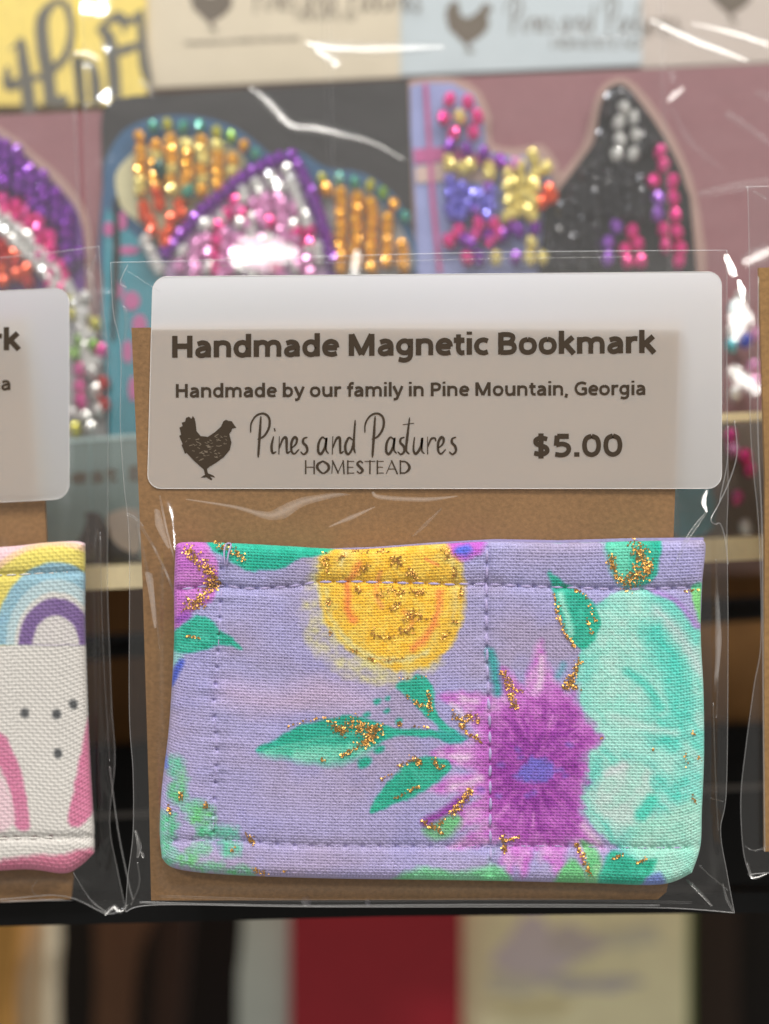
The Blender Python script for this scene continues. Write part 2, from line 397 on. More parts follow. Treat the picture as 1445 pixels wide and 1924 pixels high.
def coons(top, bot, lef, rig, NS, NT):
    def res(p, n):
        q = catmull(p, 12); d = np.r_[0, np.cumsum(np.linalg.norm(np.diff(q, axis=0), axis=1))]; u = np.linspace(0, d[-1], n)
        return np.stack([np.interp(u, d, q[:, 0]), np.interp(u, d, q[:, 1])], 1)
    T, B, L, R = res(top, NS), res(bot, NS), res(lef, NT), res(rig, NT)
    s = np.linspace(0, 1, NS)[None, :, None]; t = np.linspace(0, 1, NT)[:, None, None]
    return ((1-t)*T[None] + t*B[None] + (1-s)*L[:, None] + s*R[:, None]
            - ((1-s)*(1-t)*T[0] + s*(1-t)*T[-1] + (1-s)*t*B[0] + s*t*B[-1]))

def grid_obj(name, XY, Hy, mat, parent, colors=None, skirt=None):
    """XY (NT,NS,2) photo px, Hy depth (m) -> grid mesh; skirt = back depth closes it into a solid"""
    NT, NS = XY.shape[:2]
    f = (D+Hy)/D
    V = np.stack([(XY[..., 0]-722.5)*S*f, Hy, (962.0-XY[..., 1])*S*f], -1).reshape(-1, 3)
    idx = np.arange(NT*NS).reshape(NT, NS)
    F = np.stack([idx[:-1, :-1], idx[1:, :-1], idx[1:, 1:], idx[:-1, 1:]], -1).reshape(-1, 4)
    C = None if colors is None else colors.reshape(-1, 3)
    if skirt is not None:
        rim = np.r_[idx[0, :], idx[1:, -1], idx[-1, -2::-1], idx[-2:0:-1, 0]]
        base = V[rim].copy(); base[:, 1] = skirt; n = len(rim); b0 = len(V)
        V = np.r_[V, base, [[base[:, 0].mean(), skirt, base[:, 2].mean()]]]
        k = np.arange(n); k2 = (k+1) % n
        F = np.r_[F, np.stack([rim, rim[k2], b0+k2, b0+k], -1)]
        tri = np.stack([b0+k, b0+k2, np.full(n, b0+n)], -1)
        if C is not None: C = np.r_[C, C[rim], [C.mean(0)]]
    else: tri = np.zeros((0, 3), int)
    me = bpy.data.meshes.new(name)
    me.vertices.add(len(V)); me.vertices.foreach_set('co', V.ravel())
    nl = F.size+tri.size; me.loops.add(nl); me.loops.foreach_set('vertex_index', np.r_[F.ravel(), tri.ravel()].astype(np.int32))
    me.polygons.add(len(F)+len(tri))
    me.polygons.foreach_set('loop_start', np.r_[np.arange(len(F))*4, F.size+np.arange(len(tri))*3].astype(np.int32))
    me.polygons.foreach_set('use_smooth', np.ones(len(F)+len(tri), bool))
    me.update(calc_edges=True); me.validate()
    if C is not None:
        at = me.attributes.new('print', 'FLOAT_COLOR', 'POINT')
        at.data.foreach_set('color', np.c_[C, np.ones(len(C))].astype(np.float32).ravel())
    return link(name, me, mat, parent)

def weave(s, t, nu, nv):
    """plain weave relief, 0..1"""
    u = s*nu; v = t*nv
    par_u = np.where(np.floor(u) % 2 == 0, 1, -1); par_v = np.where(np.floor(v) % 2 == 0, 1, -1)
    wa = np.abs(np.sin(math.pi*u))**0.8*(0.80+0.20*par_u*par_v)
    we = np.abs(np.sin(math.pi*v))**0.8*(0.84-0.16*par_u*par_v)
    return np.maximum(wa, we)

def seam_points(path, step):
    q = catmull(path, 10); d = np.r_[0, np.cumsum(np.linalg.norm(np.diff(q, axis=0), axis=1))]
    u = np.arange(step*0.3, d[-1]-2, step)
    return [(np.interp(a, d, q[:, 0]), np.interp(a, d, q[:, 1])) for a in u]

def stitch_obj(name, pts, hfun, mat, parent, rad=0.00011, gap=0.2, wob=1.2):
    V, F = [], []
    for (a, b) in zip(pts[:-1], pts[1:]):
        a = np.array(a)+RNG.normal(0, wob*.4, 2); b = np.array(b)+RNG.normal(0, wob*.4, 2)
        line = []
        for t in np.linspace(gap*0.4, 1-gap*0.4, 6):
            q = a*(1-t)+b*t; arch = math.sin(math.pi*t)
            line.append(P(q[0], q[1], hfun(q[0], q[1]) - 0.00012*arch + 0.00010))
        tube_data(line, [rad*.5, rad, rad*1.15, rad, rad*.5], 6, V, F)
    return mesh_obj(name, V, F, mat, parent, smooth=True)

# ---- floral bookmark
NU, NV = 178, 112
NS, NT = NU*4+1, NV*4+1
floral_XY = coons([(330, 1026), (345, 1019), (420, 1020), (520, 1025), (640, 1032), (700, 1031), (800, 1024), (915, 1018), (1050, 1020), (1200, 1017), (1320, 1015)],
                  [(304, 1612), (330, 1632), (420, 1643), (600, 1650), (800, 1653), (930, 1655), (1100, 1659), (1240, 1662), (1300, 1640)],
                  [(330, 1026), (327, 1100), (327, 1200), (322, 1300), (316, 1380), (304, 1480), (300, 1560), (304, 1612)],
                  [(1320, 1015), (1326, 1030), (1318, 1110), (1317, 1200), (1322, 1300), (1323, 1420), (1319, 1520), (1316, 1590), (1300, 1640)], NS, NT)
SEAM_T = [(330, 1108), (410, 1100), (470, 1106), (560, 1100), (600, 1093), (760, 1095), (870, 1098), (915, 1098), (1040, 1103), (1130, 1106), (1200, 1107), (1318, 1103)]
SEAM_L = [(415, 1028), (417, 1090), (412, 1180), (408, 1260), (402, 1330), (408, 1400), (405, 1470), (402, 1530), (400, 1590)]
SEAM_M = [(915, 1020), (914, 1100), (914, 1200), (917, 1290), (920, 1350), (921, 1420), (921, 1500), (921, 1580), (923, 1640)]
SEAM_B = [(320, 1580), (400, 1578), (460, 1580), (560, 1588), (700, 1590), (860, 1590), (930, 1590), (1080, 1590), (1200, 1593), (1312, 1592)]
SP = {'t': seam_points(SEAM_T, 29), 'l': seam_points(SEAM_L, 31), 'm': seam_points(SEAM_M, 31), 'b': seam_points(SEAM_B, 32)}
X, Y = floral_XY[..., 0], floral_XY[..., 1]
ss, tt = np.meshgrid(np.linspace(0, 1, NS), np.linspace(0, 1, NT))

def floral_height(X, Y, ss, tt, fine=True):
    """mm towards the viewer"""
    ed = np.minimum(np.minimum(ss*1000, (1-ss)*1000), np.minimum(tt*630, (1-tt)*630))
    q = np.clip(ed/22, 0, 1); h = 0.5+1.1*np.sqrt(np.clip(1-(1-q)**2, 0, 1))
    h = h + 0.35*fbm(X/160, Y/160, 40) + 0.12*fbm(X/45, Y/45, 44)
    for path, depth, wd in ((SEAM_T, .24, 9), (SEAM_L, .20, 9), (SEAM_M, .38, 9), (SEAM_B, .22, 9)):
        d = sdf_line(X, Y, catmull(path, 4)); h = h - depth*np.exp(-(d/wd)**2) - 0.16*np.exp(-(d/26)**2)
    h = h + 0.08*((Y < 1100))*np.clip((1-tt)*1, 0, 1)      # doubled hem
    for path, vert in ((SEAM_T, 0), (SEAM_B, 0), (SEAM_L, 1), (SEAM_M, 1)):
        d = sdf_line(X, Y, catmull(path, 4)); a_, b_ = (X, Y) if not vert else (Y, X)
        h = h + 0.34*(fbm(a_/17, b_/70, 91+vert)-.5)*np.exp(-(d/34)**2)
    if fine:
        for k in SP:
            hd = {'t': .30, 'm': .24, 'l': .34, 'b': .26}[k]
            for (hx, hy) in SP[k]:
                m = (np.abs(X-hx) < 14) & (np.abs(Y-hy) < 14)
                h[m] -= hd*np.exp(-(((X[m]-hx)/4.2)**2+((Y[m]-hy)/3.6)**2))
        h = h + 0.24*(weave(ss, tt, NU, NV)-0.5)*(0.65+0.7*fbm(X/9, Y/9, 60)) + 0.05*(vnoise(X/3.1, Y/3.1, 70)-.5)
    return h
Hh = floral_height(X, Y, ss, tt)

pr = Print(X, Y, (170, 166, 210))
n = fbm(X/150, Y/110, 21)[..., None]; n = np.clip((n-.5)*3+.45, 0, 1)
pr.C = pr.C*(1-n*0.7) + np.array((196, 180, 210))*n*0.6
w_ = np.clip((Y-1100)/550, 0, 1)[..., None]; pr.C = pr.C*(1-.35*w_)+np.array((180, 162, 198))*.35*w_
n = fbm(X/70+9, Y/50, 22)[..., None]; n = np.clip((n-.52)*3.5, 0, 1)
pr.C = pr.C*(1-n*0.6) + np.array((164, 160, 212))*n*0.6
TEAL, TEAL2, MINT, AQUA, GREEN = (26, 170, 140), (60, 188, 160), (172, 222, 208), (96, 212, 194), (110, 206, 140)
# pink washes
pr.line([(430, 1300), (520, 1320), (600, 1300), (680, 1320)], 50, (202, 178, 206), soft=22, alpha=.6)
pr.line([(520, 1480), (640, 1500)], 60, (176, 164, 196), soft=25, alpha=.6)
# mint roses on the right
pr.poly([(1110, 1150), (1160, 1112), (1230, 1108), (1290, 1150), (1335, 1230), (1340, 1330), (1340, 1680), (1240, 1680), (1170, 1600), (1120, 1560), (1092, 1500), (1108, 1420), (1110, 1380), (1090, 1320), (1082, 1270), (1092, 1215)], (118, 214, 198), (160, 222, 208), sc=34, amp=6, contrast=3)
pr.poly([(1130, 1160), (1180, 1125), (1220, 1140), (1210, 1220), (1170, 1280), (1180, 1330), (1240, 1370), (1180, 1380), (1120, 1330), (1110, 1260)], (184, 226, 214), (150, 220, 206), sc=26, soft=16, amp=8, alpha=.9, contrast=2.5)
for k in range(26):
    a0 = RNG.uniform(0.5, 1.1); cx, cy_ = RNG.uniform(1120, 1300), RNG.uniform(1180, 1600); L_ = RNG.uniform(20, 60)
    pr.line([(cx, cy_), (cx+L_*.5*math.cos(a0)+4, cy_+L_*.5*math.sin(a0)), (cx+L_*math.cos(a0), cy_+L_*math.sin(a0)+5)], RNG.uniform(5, 12), random.choice([(88, 206, 188), (190, 226, 216), (104, 210, 194)]), soft=5, amp=6, alpha=.55)
for cx, cy_, rx, ry, rt in ((1165, 1200, 50, 70, 20), (1150, 1330, 42, 55, -20), (1205, 1300, 36, 60, 30), (1270, 1440, 40, 24, 20), (1255, 1215, 26, 60, -30)): pr.ell(cx, cy_, rx, ry, (188, 226, 216), (158, 220, 206), rot=rt, soft=18, amp=12, wsc=20, alpha=.6, sc=18)
pr.line([(1235, 1150), (1280, 1195), (1315, 1260)], 20, (196, 216, 214), soft=9, alpha=.8)
pr.line([(1225, 1190), (1262, 1250), (1280, 1330), (1260, 1390)], 44, (88, 210, 194), (120, 214, 200), soft=12, amp=8, sc=16)
pr.line([(1180, 1262), (1215, 1290), (1240, 1330)], 16, (96, 206, 190), soft=6, alpha=.9)
pr.line([(1120, 1370), (1180, 1400), (1250, 1425)], 26, (168, 224, 212), soft=9, alpha=.9)
pr.line([(1150, 1345), (1200, 1362), (1270, 1378)], 14, (186, 222, 214), soft=6, alpha=.8)
pr.poly([(1120, 1470), (1160, 1435), (1210, 1430), (1235, 1470), (1225, 1530), (1180, 1560), (1140, 1540), (1115, 1510)], MINT, (196, 218, 212), sc=30, soft=8, amp=8)
pr.line([(1140, 1455), (1170, 1440)], 14, (206, 218, 218), soft=6)
pr.poly([(1205, 1540), (1250, 1530), (1300, 1490), (1320, 1530), (1310, 1640), (1270, 1670), (1230, 1640), (1180, 1590)], (176, 222, 206), (158, 220, 202), sc=24, soft=8, amp=6)
pr.line([(1205, 1530), (1225, 1505)], 26, (90, 208, 188), soft=6)
pr.line([(1240, 1470), (1275, 1490), (1300, 1470)], 34, (98, 212, 196), (140, 218, 206), soft=9, sc=14)
pr.poly([(1300, 1105), (1330, 1105), (1330, 1190), (1312, 1165)], (90, 205, 160), (130, 215, 130), sc=20)
pr.line([(1225, 1108), (1270, 1130), (1310, 1178)], 9, (170, 140, 205), soft=4)
# purple flower
petals = [[(1020, 1330), (985, 1290), (1000, 1240), (1016, 1200), (1028, 1245), (1052, 1290), (1060, 1330)],
          [(930, 1390), (860, 1330), (822, 1308), (880, 1300), (950, 1310), (1000, 1340)],
          [(950, 1330), (925, 1280), (940, 1250), (965, 1270), (1000, 1320)],
          [(930, 1420), (870, 1400), (812, 1412), (855, 1440), (930, 1450)],
          [(930, 1460), (860, 1455), (802, 1486), (850, 1490), (940, 1490)],
          [(940, 1490), (880, 1510), (840, 1540), (800, 1552), (850, 1560), (940, 1530)],
          [(950, 1520), (890, 1560), (842, 1592), (900, 1592), (980, 1550)],
          [(1000, 1560), (960, 1590), (985, 1650), (1000, 1600)], [(980, 1560), (940, 1610), (958, 1645), (975, 1610), (1010, 1570)],
          [(1030, 1560), (1020, 1600), (1050, 1648), (1062, 1600), (1060, 1560)], [(1060, 1550), (1080, 1590), (1095, 1640), (1100, 1590), (1090, 1540)],
          [(1080, 1520), (1110, 1560), (1140, 1600), (1095, 1580), (1060, 1550)], [(1080, 1330), (1110, 1370), (1130, 1388), (1105, 1405), (1080, 1410)]]
for k in range(64):
    a = math.radians(RNG.uniform(75, 300)); r0, r1 = 70, RNG.uniform(128, 168)*(1.0 if abs(math.degrees(a)-180) < 70 else 1.12)
    tip = (1000+r1*.98*math.cos(a), 1445+r1*math.sin(a)); w_ = RNG.uniform(8, 14); n_ = (-math.sin(a), math.cos(a))
    b0 = (1000+r0*math.cos(a), 1445+r0*math.sin(a)); md = (1000+.5*(r0+r1)*math.cos(a), 1445+.5*(r0+r1)*math.sin(a))
    if tip[1] > 1660: continue
    pr.poly([(b0[0]-n_[0]*w_, b0[1]-n_[1]*w_), (md[0]-n_[0]*w_*.9, md[1]-n_[1]*w_*.9), tip, (md[0]+n_[0]*w_*.9, md[1]+n_[1]*w_*.9), (b0[0]+n_[0]*w_, b0[1]+n_[1]*w_)], random.choice([(204, 128, 206), (190, 104, 194), (216, 158, 216)]), (222, 180, 222), sc=14, soft=5, amp=5, alpha=.6, seed=60+k)
for k, p in enumerate(petals): pr.poly(p, (196, 112, 200), (212, 160, 214), sc=18, soft=5, amp=6, seed=10+k)
pr.poly([(935, 1345), (1000, 1316), (1060, 1304), (1092, 1335), (1124, 1388), (1098, 1420), (1102, 1470), (1088, 1530), (1092, 1572), (1040, 1586), (990, 1588), (935, 1560), (905, 1500), (896, 1430), (908, 1370)], (172, 80, 178), (198, 116, 200), sc=13, soft=9, amp=16, contrast=3)
pr.poly([(950, 1350), (1030, 1330), (1080, 1350), (1090, 1420), (1070, 1500), (1080, 1560), (1000, 1570), (945, 1520), (925, 1440)], (140, 50, 154), (176, 88, 182), sc=10, soft=16, amp=16, contrast=3.2, alpha=.85)
for k in range(150):
    a = RNG.uniform(0, 6.28); r = 30+85*RNG.random()**.7; L_ = RNG.uniform(8, 30); cx, cy_ = 1005+r*.85*math.cos(a), 1445+r*1.1*math.sin(a)
    if cx+L_*math.cos(a) > 1118: continue
    c = random.choice([(206, 132, 206), (196, 112, 198), (186, 94, 188)]) if r > 70 else random.choice([(134, 44, 148), (150, 58, 162), (180, 86, 182)])
    pr.line([(cx, cy_), (cx+L_*math.cos(a), cy_+L_*math.sin(a))], RNG.uniform(3, 6), c, soft=3, amp=3, alpha=.75)
for a, b in (((1015, 1290), (1018, 1236)), ((880, 1355), (850, 1322)), ((850, 1480), (905, 1462)), ((1095, 1552), (1125, 1585)), ((895, 1318), (870, 1312)), ((880, 1425), (850, 1420))): pr.line([a, b], 9, (232, 212, 230), soft=6, alpha=.85)
pr.poly([(975, 1450), (1000, 1425), (1035, 1432), (1042, 1455), (1010, 1470), (985, 1465)], (118, 108, 202), soft=5, amp=10, wsc=9)
for k in range(16): pr.ell(1000+RNG.normal(0, 45), 1450+RNG.normal(0, 38), 6, 5, (130, 104, 196), soft=3, amp=4, alpha=.7)
# yellow flower
pr.poly([(600, 1050), (577, 1110), (572, 1170), (596, 1225), (650, 1265), (720, 1288), (780, 1270), (830, 1230), (700, 1150)], (216, 208, 150), (180, 172, 190), sc=16, soft=9, amp=10, contrast=2)
pr.poly([(622, 1000), (600, 1060), (598, 1110), (612, 1170), (650, 1215), (700, 1245), (770, 1262), (830, 1232), (865, 1180), (874, 1110), (866, 1050), (842, 1000)], (238, 190, 56), (228, 206, 110), sc=17, soft=4, amp=6, contrast=2.2, bias=-.1)
pr.ell(742, 1118, 98, 112, (243, 188, 50), (246, 206, 84), sc=12, soft=12, amp=8)
pr.line([(640, 1190), (690, 1230), (750, 1242), (800, 1225)], 9, (222, 214, 160), soft=4, amp=6, alpha=.75)
pr.line([(612, 1110), (622, 1160), (655, 1205)], 8, (220, 206, 140), soft=4, amp=5, alpha=.7)
pr.line([(652, 1095), (654, 1140), (664, 1165)], 13, (243, 142, 72), soft=5, amp=5, alpha=.9)
pr.line([(675, 1060), (662, 1085)], 12, (243, 150, 76), soft=5, alpha=.8)
pr.line([(828, 1110), (824, 1150), (806, 1190), (775, 1218)], 12, (242, 148, 76), soft=5, amp=5, alpha=.9)
pr.line([(715, 1075), (705, 1110), (716, 1140)], 8, (244, 160, 90), soft=4, alpha=.7)
pr.line([(760, 1150), (776, 1165), (768, 1180)], 8, (240, 150, 80), soft=4, alpha=.6)
pr.line([(640, 1060), (650, 1040)], 5, (238, 218, 150), soft=3); pr.line([(800, 1050), (822, 1062)], 5, (243, 150, 80), soft=3)
pr.line([(848, 1040), (858, 1100), (852, 1160)], 7, (230, 206, 130), soft=4, alpha=.7)
# leaves
pr.poly([(378, 1005), (620, 1005), (618, 1038), (560, 1052), (530, 1068), (480, 1073), (440, 1060), (412, 1040)], (22, 176, 146), (48, 190, 160), sc=20)
pr.poly([(320, 1000), (378, 1010), (398, 1035), (410, 1060), (408, 1100), (396, 1130), (365, 1145), (340, 1172), (320, 1180)], (192, 104, 196), (204, 130, 204), sc=18)
pr.line([(335, 1165), (350, 1158)], 14, (150, 84, 180), soft=5)
pr.poly([(322, 1190), (345, 1172), (372, 1156), (400, 1168), (412, 1182), (432, 1195), (456, 1220), (415, 1212), (380, 1222), (340, 1228), (322, 1222)], TEAL, TEAL2, sc=16)
pr.poly([(322, 1225), (345, 1232), (330, 1250), (322, 1255)], (150, 205, 205), soft=4)
pr.poly([(322, 1275), (332, 1245), (347, 1240), (342, 1258), (325, 1288)], (72, 92, 196), soft=3)
pr.poly([(480, 1413), (520, 1388), (570, 1362), (640, 1347), (690, 1350), (735, 1368), (800, 1372), (872, 1388), (800, 1385), (740, 1383), (700, 1402), (650, 1416), (560, 1415)], (24, 166, 136), (40, 178, 150), sc=14, soft=2.5)
pr.poly([(486, 1413), (560, 1402), (640, 1398), (700, 1398), (690, 1415), (640, 1436), (590, 1435), (540, 1426)], (132, 212, 188), (84, 194, 166), sc=18, soft=7)
pr.line([(500, 1412), (600, 1388), (690, 1376)], 5, (150, 216, 196), soft=4, alpha=.5)
pr.line([(730, 1375), (800, 1374), (870, 1388)], 6, (40, 170, 144), soft=3)
pr.poly([(744, 1290), (765, 1278), (792, 1270), (815, 1292), (818, 1330), (836, 1360), (868, 1386), (835, 1375), (805, 1350), (775, 1318)], TEAL, TEAL2, sc=14)
pr.poly([(696, 1527), (712, 1490), (745, 1455), (775, 1430), (810, 1422), (848, 1436), (825, 1465), (790, 1490), (740, 1512)], (24, 168, 136), (50, 182, 150), sc=14)
pr.poly([(800, 1545), (820, 1530), (866, 1535), (850, 1570), (815, 1578), (795, 1560)], (112, 196, 132), (130, 190, 150), sc=12, soft=5)
pr.line([(800, 1545), (835, 1525), (870, 1500)], 16, (150, 70, 165), soft=6)
pr.poly([(825, 1372), (860, 1378), (880, 1388), (850, 1398), (830, 1390)], (50, 170, 160), soft=3)
for cx, cy_, r in ((686, 1432, 12), (710, 1318, 6), (728, 1312, 4), (690, 1342, 5), (727, 1336, 4), (712, 1408, 8), (750, 1355, 5)): pr.ell(cx, cy_, r*1.2, r*.8, TEAL, soft=3, amp=3, rot=-35)
pr.poly([(1032, 1074), (1060, 1096), (1082, 1108), (1110, 1128), (1128, 1165), (1118, 1200), (1092, 1218), (1068, 1196), (1050, 1150), (1040, 1110)], (28, 172, 142), (54, 186, 158), sc=14)
pr.line([(1052, 1118), (1064, 1150), (1072, 1190)], 13, (150, 218, 200), soft=5)
pr.poly([(1138, 1022), (1165, 1000), (1238, 1000), (1238, 1060), (1225, 1092), (1190, 1102), (1165, 1092), (1150, 1060)], (30, 176, 146), (54, 186, 156), sc=14)
pr.poly([(1138, 1022), (1190, 1022), (1186, 1060), (1190, 1098), (1160, 1092)], (112, 212, 184), soft=7)
pr.line([(920, 1225), (930, 1260), (935, 1300)], 16, (60, 168, 166), soft=6, alpha=.9); pr.line([(1050, 1270), (1058, 1250)], 12, (110, 170, 190), soft=5, alpha=.8)
pr.poly([(846, 1005), (908, 1005), (900, 1040), (870, 1052), (850, 1040)], (196, 98, 206), soft=5, amp=6); pr.ell(872, 1034, 16, 10, (86, 110, 220), soft=4)
pr.line([(1020, 1012), (1130, 1012)], 10, (120, 210, 190), soft=4)
# bottom-left sprigs
for k, (cx, cy_, rx, ry, c) in enumerate([(330, 1440, 16, 22, (104, 196, 160)), (334, 1490, 18, 24, (92, 196, 130)), (312, 1555, 20, 32, (86, 200, 140)), (360, 1520, 20, 18, (108, 206, 150)), (382, 1530, 24, 24, (104, 204, 120)), (388, 1565, 22, 16, (76, 190, 130)), (425, 1562, 26, 12, (90, 190, 160)), (434, 1592, 20, 20, (80, 204, 150)), (312, 1605, 20, 26, (96, 206, 150)), (350, 1615, 20, 16, (104, 200, 120)), (378, 1595, 20, 12, (120, 200, 150)), (392, 1630, 28, 12, (104, 204, 130)), (450, 1640, 28, 10, (98, 204, 130)), (345, 1460, 8, 16, (120, 200, 140))]):
    pr.ell(cx, cy_, rx, ry, c, (140, 190, 180), soft=6, amp=9, wsc=11, alpha=.9, sc=9, seed=30+k)
pr.line([(306, 1400), (312, 1440)], 7, (110, 130, 220), soft=4)
# bottom edge leaves
pr.poly([(735, 1655), (790, 1630), (860, 1638), (930, 1625), (960, 1650), (940, 1675), (730, 1675)], (112, 206, 140), (130, 212, 160), sc=16, soft=5)
pr.poly([(1050, 1640), (1075, 1615), (1100, 1640), (1100, 1675), (1040, 1675)], (112, 200, 130), soft=4)
pr.poly([(1092, 1580), (1115, 1590), (1130, 1620), (1122, 1675), (1105, 1675), (1100, 1620)], (104, 196, 130), (140, 206, 150), sc=10, soft=4)
pr.poly([(1138, 1612), (1160, 1598), (1200, 1618), (1235, 1615), (1215, 1650), (1190, 1675), (1125, 1675)], (28, 168, 136), (60, 186, 156), sc=14, soft=3)
pr.poly([(1215, 1650), (1240, 1638), (1250, 1675), (1205, 1675)], (120, 140, 205), soft=4)
pr.poly([(850, 1642), (905, 1640), (925, 1600), (900, 1655)], (140, 190, 170), soft=6, alpha=.5)
# print ink sits unevenly on the yarn
ci = np.clip((ss*NU).astype(int), 0, NU-1); ri = np.clip((tt*NV).astype(int), 0, NV-1)
grain = (0.93+0.14*RNG.random(X.shape))*(1+RNG.normal(0, .02, NU)[ci])*(1+RNG.normal(0, .022, NV)[ri])*(1+RNG.normal(0, .03, (NV, NU))[ri, ci])
cols = lin(np.clip(pr.C*1.0, 0, 255))*grain[..., None]*0.99

BKY = -0.0006
floral = thing('fabric_bookmark', 'lavender cotton bookmark printed with yellow, purple and mint flowers and gold glitter', 'bookmark', P(815, 1655, BKY))
Hy = BKY - Hh*0.001
front = grid_obj('front_panel', floral_XY, Hy, M['fabric'], floral, cols, skirt=BKY)
_sx, _sy = X.ravel(), Y.ravel()
from mathutils.kdtree import KDTree
sub = np.arange(0, X.size, 7); kd = KDTree(len(sub)); _hs = Hy.ravel()
for k, i in enumerate(sub): kd.insert((_sx[i], _sy[i], 0), k)
kd.balance()
smoothH = (BKY - floral_height(X, Y, ss, tt, False)*0.001).ravel()
def surf_y(px, py):
    return float(np.mean([smoothH[sub[k]] for (_, k, _) in kd.find_n((px, py, 0), 3)]))
for k in ('t', 'l', 'm', 'b'):
    stitch_obj('stitching', SP[k], surf_y, M['thread'], floral, rad={'m': 0.00020, 't': 0.00015, 'l': 0.00008, 'b': 0.00008}[k], gap=0.35)
ribbon_loop = [(423, 1062), (421, 1040), (424, 1024), (430, 1021), (434, 1024), (429, 1042), (426, 1062)]
tube('thread_loop', [P(a, b, surf_y(a, b)-0.0003) for a, b in catmull(ribbon_loop, 5)], 0.00010, M['thread'], floral, 6)
# rear flap of the folded strip, seen above the front edge
plate('rear_flap', [(470, 1030), (600, 1031), (700, 1028), (820, 1019), (930, 1013), (1050, 1015), (1200, 1011), (1322, 1010), (1322, 1030), (1300, 1600), (330, 1600), (345, 1030)], BKY+0.00005, 0.0003, M['lavender_plain'], floral)

# gold glitter: flakes of foil
GL = [([(352, 1030), (368, 1052), (392, 1070), (402, 1090), (396, 1104)], 20, 210), ([(388, 1112), (372, 1130), (350, 1138)], 20, 110), ([(408, 1020), (440, 1036), (456, 1050)], 12, 60),
      ([(610, 1046), (614, 1068)], 16, 26), ([(640, 1050), (648, 1042)], 10, 12), ([(690, 1062), (672, 1078)], 12, 22), ([(660, 1036), (700, 1034), (730, 1036)], 6, 26), ([(735, 1046), (755, 1056), (738, 1060)], 14, 34), ([(768, 1070), (782, 1088)], 14, 34), ([(832, 1030), (846, 1044)], 10, 20), ([(854, 1060), (856, 1084)], 9, 16),
      ([(668, 1102), (676, 1112)], 10, 16), ([(715, 1118), (740, 1108), (760, 1112)], 16, 44), ([(776, 1110), (800, 1112)], 14, 26), ([(738, 1146), (750, 1132)], 12, 20), ([(764, 1164), (776, 1150), (800, 1164)], 14, 44), ([(700, 1188), (716, 1196), (742, 1200)], 12, 26), ([(750, 1184), (775, 1186)], 16, 26), ([(866, 1108), (866, 1120)], 9, 12), ([(852, 1165), (858, 1172)], 8, 8), ([(828, 1200), (842, 1190)], 10, 16), ([(618, 1128), (614, 1142)], 11, 16), ([(660, 1220), (672, 1226)], 7, 8), ([(690, 1234), (704, 1242)], 8, 10), ([(720, 1240), (756, 1238)], 6, 12), ([(618, 1186), (622, 1190)], 7, 6), ([(748, 1276), (800, 1272)], 5, 5),
      ([(805, 1302), (808, 1335)], 12, 40), ([(780, 1318), (796, 1328)], 8, 16), ([(762, 1306), (770, 1310)], 7, 8),
      ([(622, 1358), (640, 1372), (652, 1362)], 20, 70), ([(664, 1358), (690, 1372), (712, 1368)], 24, 130), ([(680, 1398), (700, 1384)], 18, 70), ([(640, 1420), (660, 1412), (685, 1396)], 8, 34), ([(540, 1366), (580, 1352), (612, 1348)], 4, 14), ([(605, 1428), (612, 1428)], 6, 6), ([(748, 1362), (755, 1360)], 8, 12), ([(776, 1364), (808, 1368)], 4, 6),
      ([(850, 1344), (872, 1356), (880, 1344), (900, 1352)], 12, 70), ([(866, 1362), (880, 1378), (902, 1392)], 9, 44), ([(945, 1262), (958, 1285), (960, 1310), (970, 1330)], 12, 90), ([(950, 1285), (980, 1300)], 6, 20), ([(1090, 1240), (1078, 1265), (1066, 1285), (1082, 1290)], 12, 90), ([(1060, 1290), (1075, 1284)], 8, 24),
      ([(750, 1440), (778, 1424), (790, 1436)], 10, 40), ([(815, 1428), (826, 1444), (836, 1436)], 8, 24), ([(742, 1500), (770, 1486), (790, 1476)], 6, 24), ([(715, 1464), (735, 1454)], 4, 6),
      ([(884, 1484), (868, 1508), (850, 1528)], 14, 90), ([(796, 1544), (814, 1556), (832, 1544)], 11, 44), ([(824, 1562), (832, 1566)], 6, 6), ([(945, 1565), (948, 1600)], 9, 36), ([(955, 1578), (974, 1572)], 6, 16), ([(1082, 1588), (1096, 1612), (1108, 1640)], 9, 60),
      ([(1042, 1118), (1048, 1150), (1062, 1190), (1080, 1214)], 8, 60), ([(1082, 1108), (1100, 1118), (1118, 1165)], 5, 26), ([(1104, 1162), (1112, 1190)], 6, 12),
      ([(1150, 1045), (1152, 1065), (1168, 1092)], 12, 70), ([(1195, 1026), (1206, 1045), (1200, 1075), (1180, 1095)], 26, 190), ([(1220, 1055), (1212, 1085)], 14, 50), ([(1285, 1110), (1312, 1108)], 4, 10),
      ([(350, 1196), (362, 1196), (376, 1198)], 5, 14), ([(340, 1490), (342, 1504)], 6, 16), ([(318, 1515), (320, 1528)], 5, 10), ([(384, 1510), (390, 1516)], 7, 10), ([(464, 1570), (475, 1582)], 9, 22), ([(438, 1596), (434, 1600)], 7, 8), ([(478, 1636), (498, 1640)], 9, 22), ([(532, 1634), (536, 1638)], 6, 6),
      ([(1150, 1614), (1170, 1606)], 5, 12), ([(1195, 1622), (1212, 1614)], 6, 14), ([(1300, 1375), (1304, 1380)], 5, 4), ([(1288, 1415), (1290, 1440)], 6, 6), ([(1312, 1422), (1316, 1430)], 6, 6), ([(1300, 1490), (1310, 1512)], 5, 8), ([(1226, 1405), (1228, 1408)], 4, 3), ([(1128, 1384), (1130, 1388)], 4, 3)]
V, F = [], []
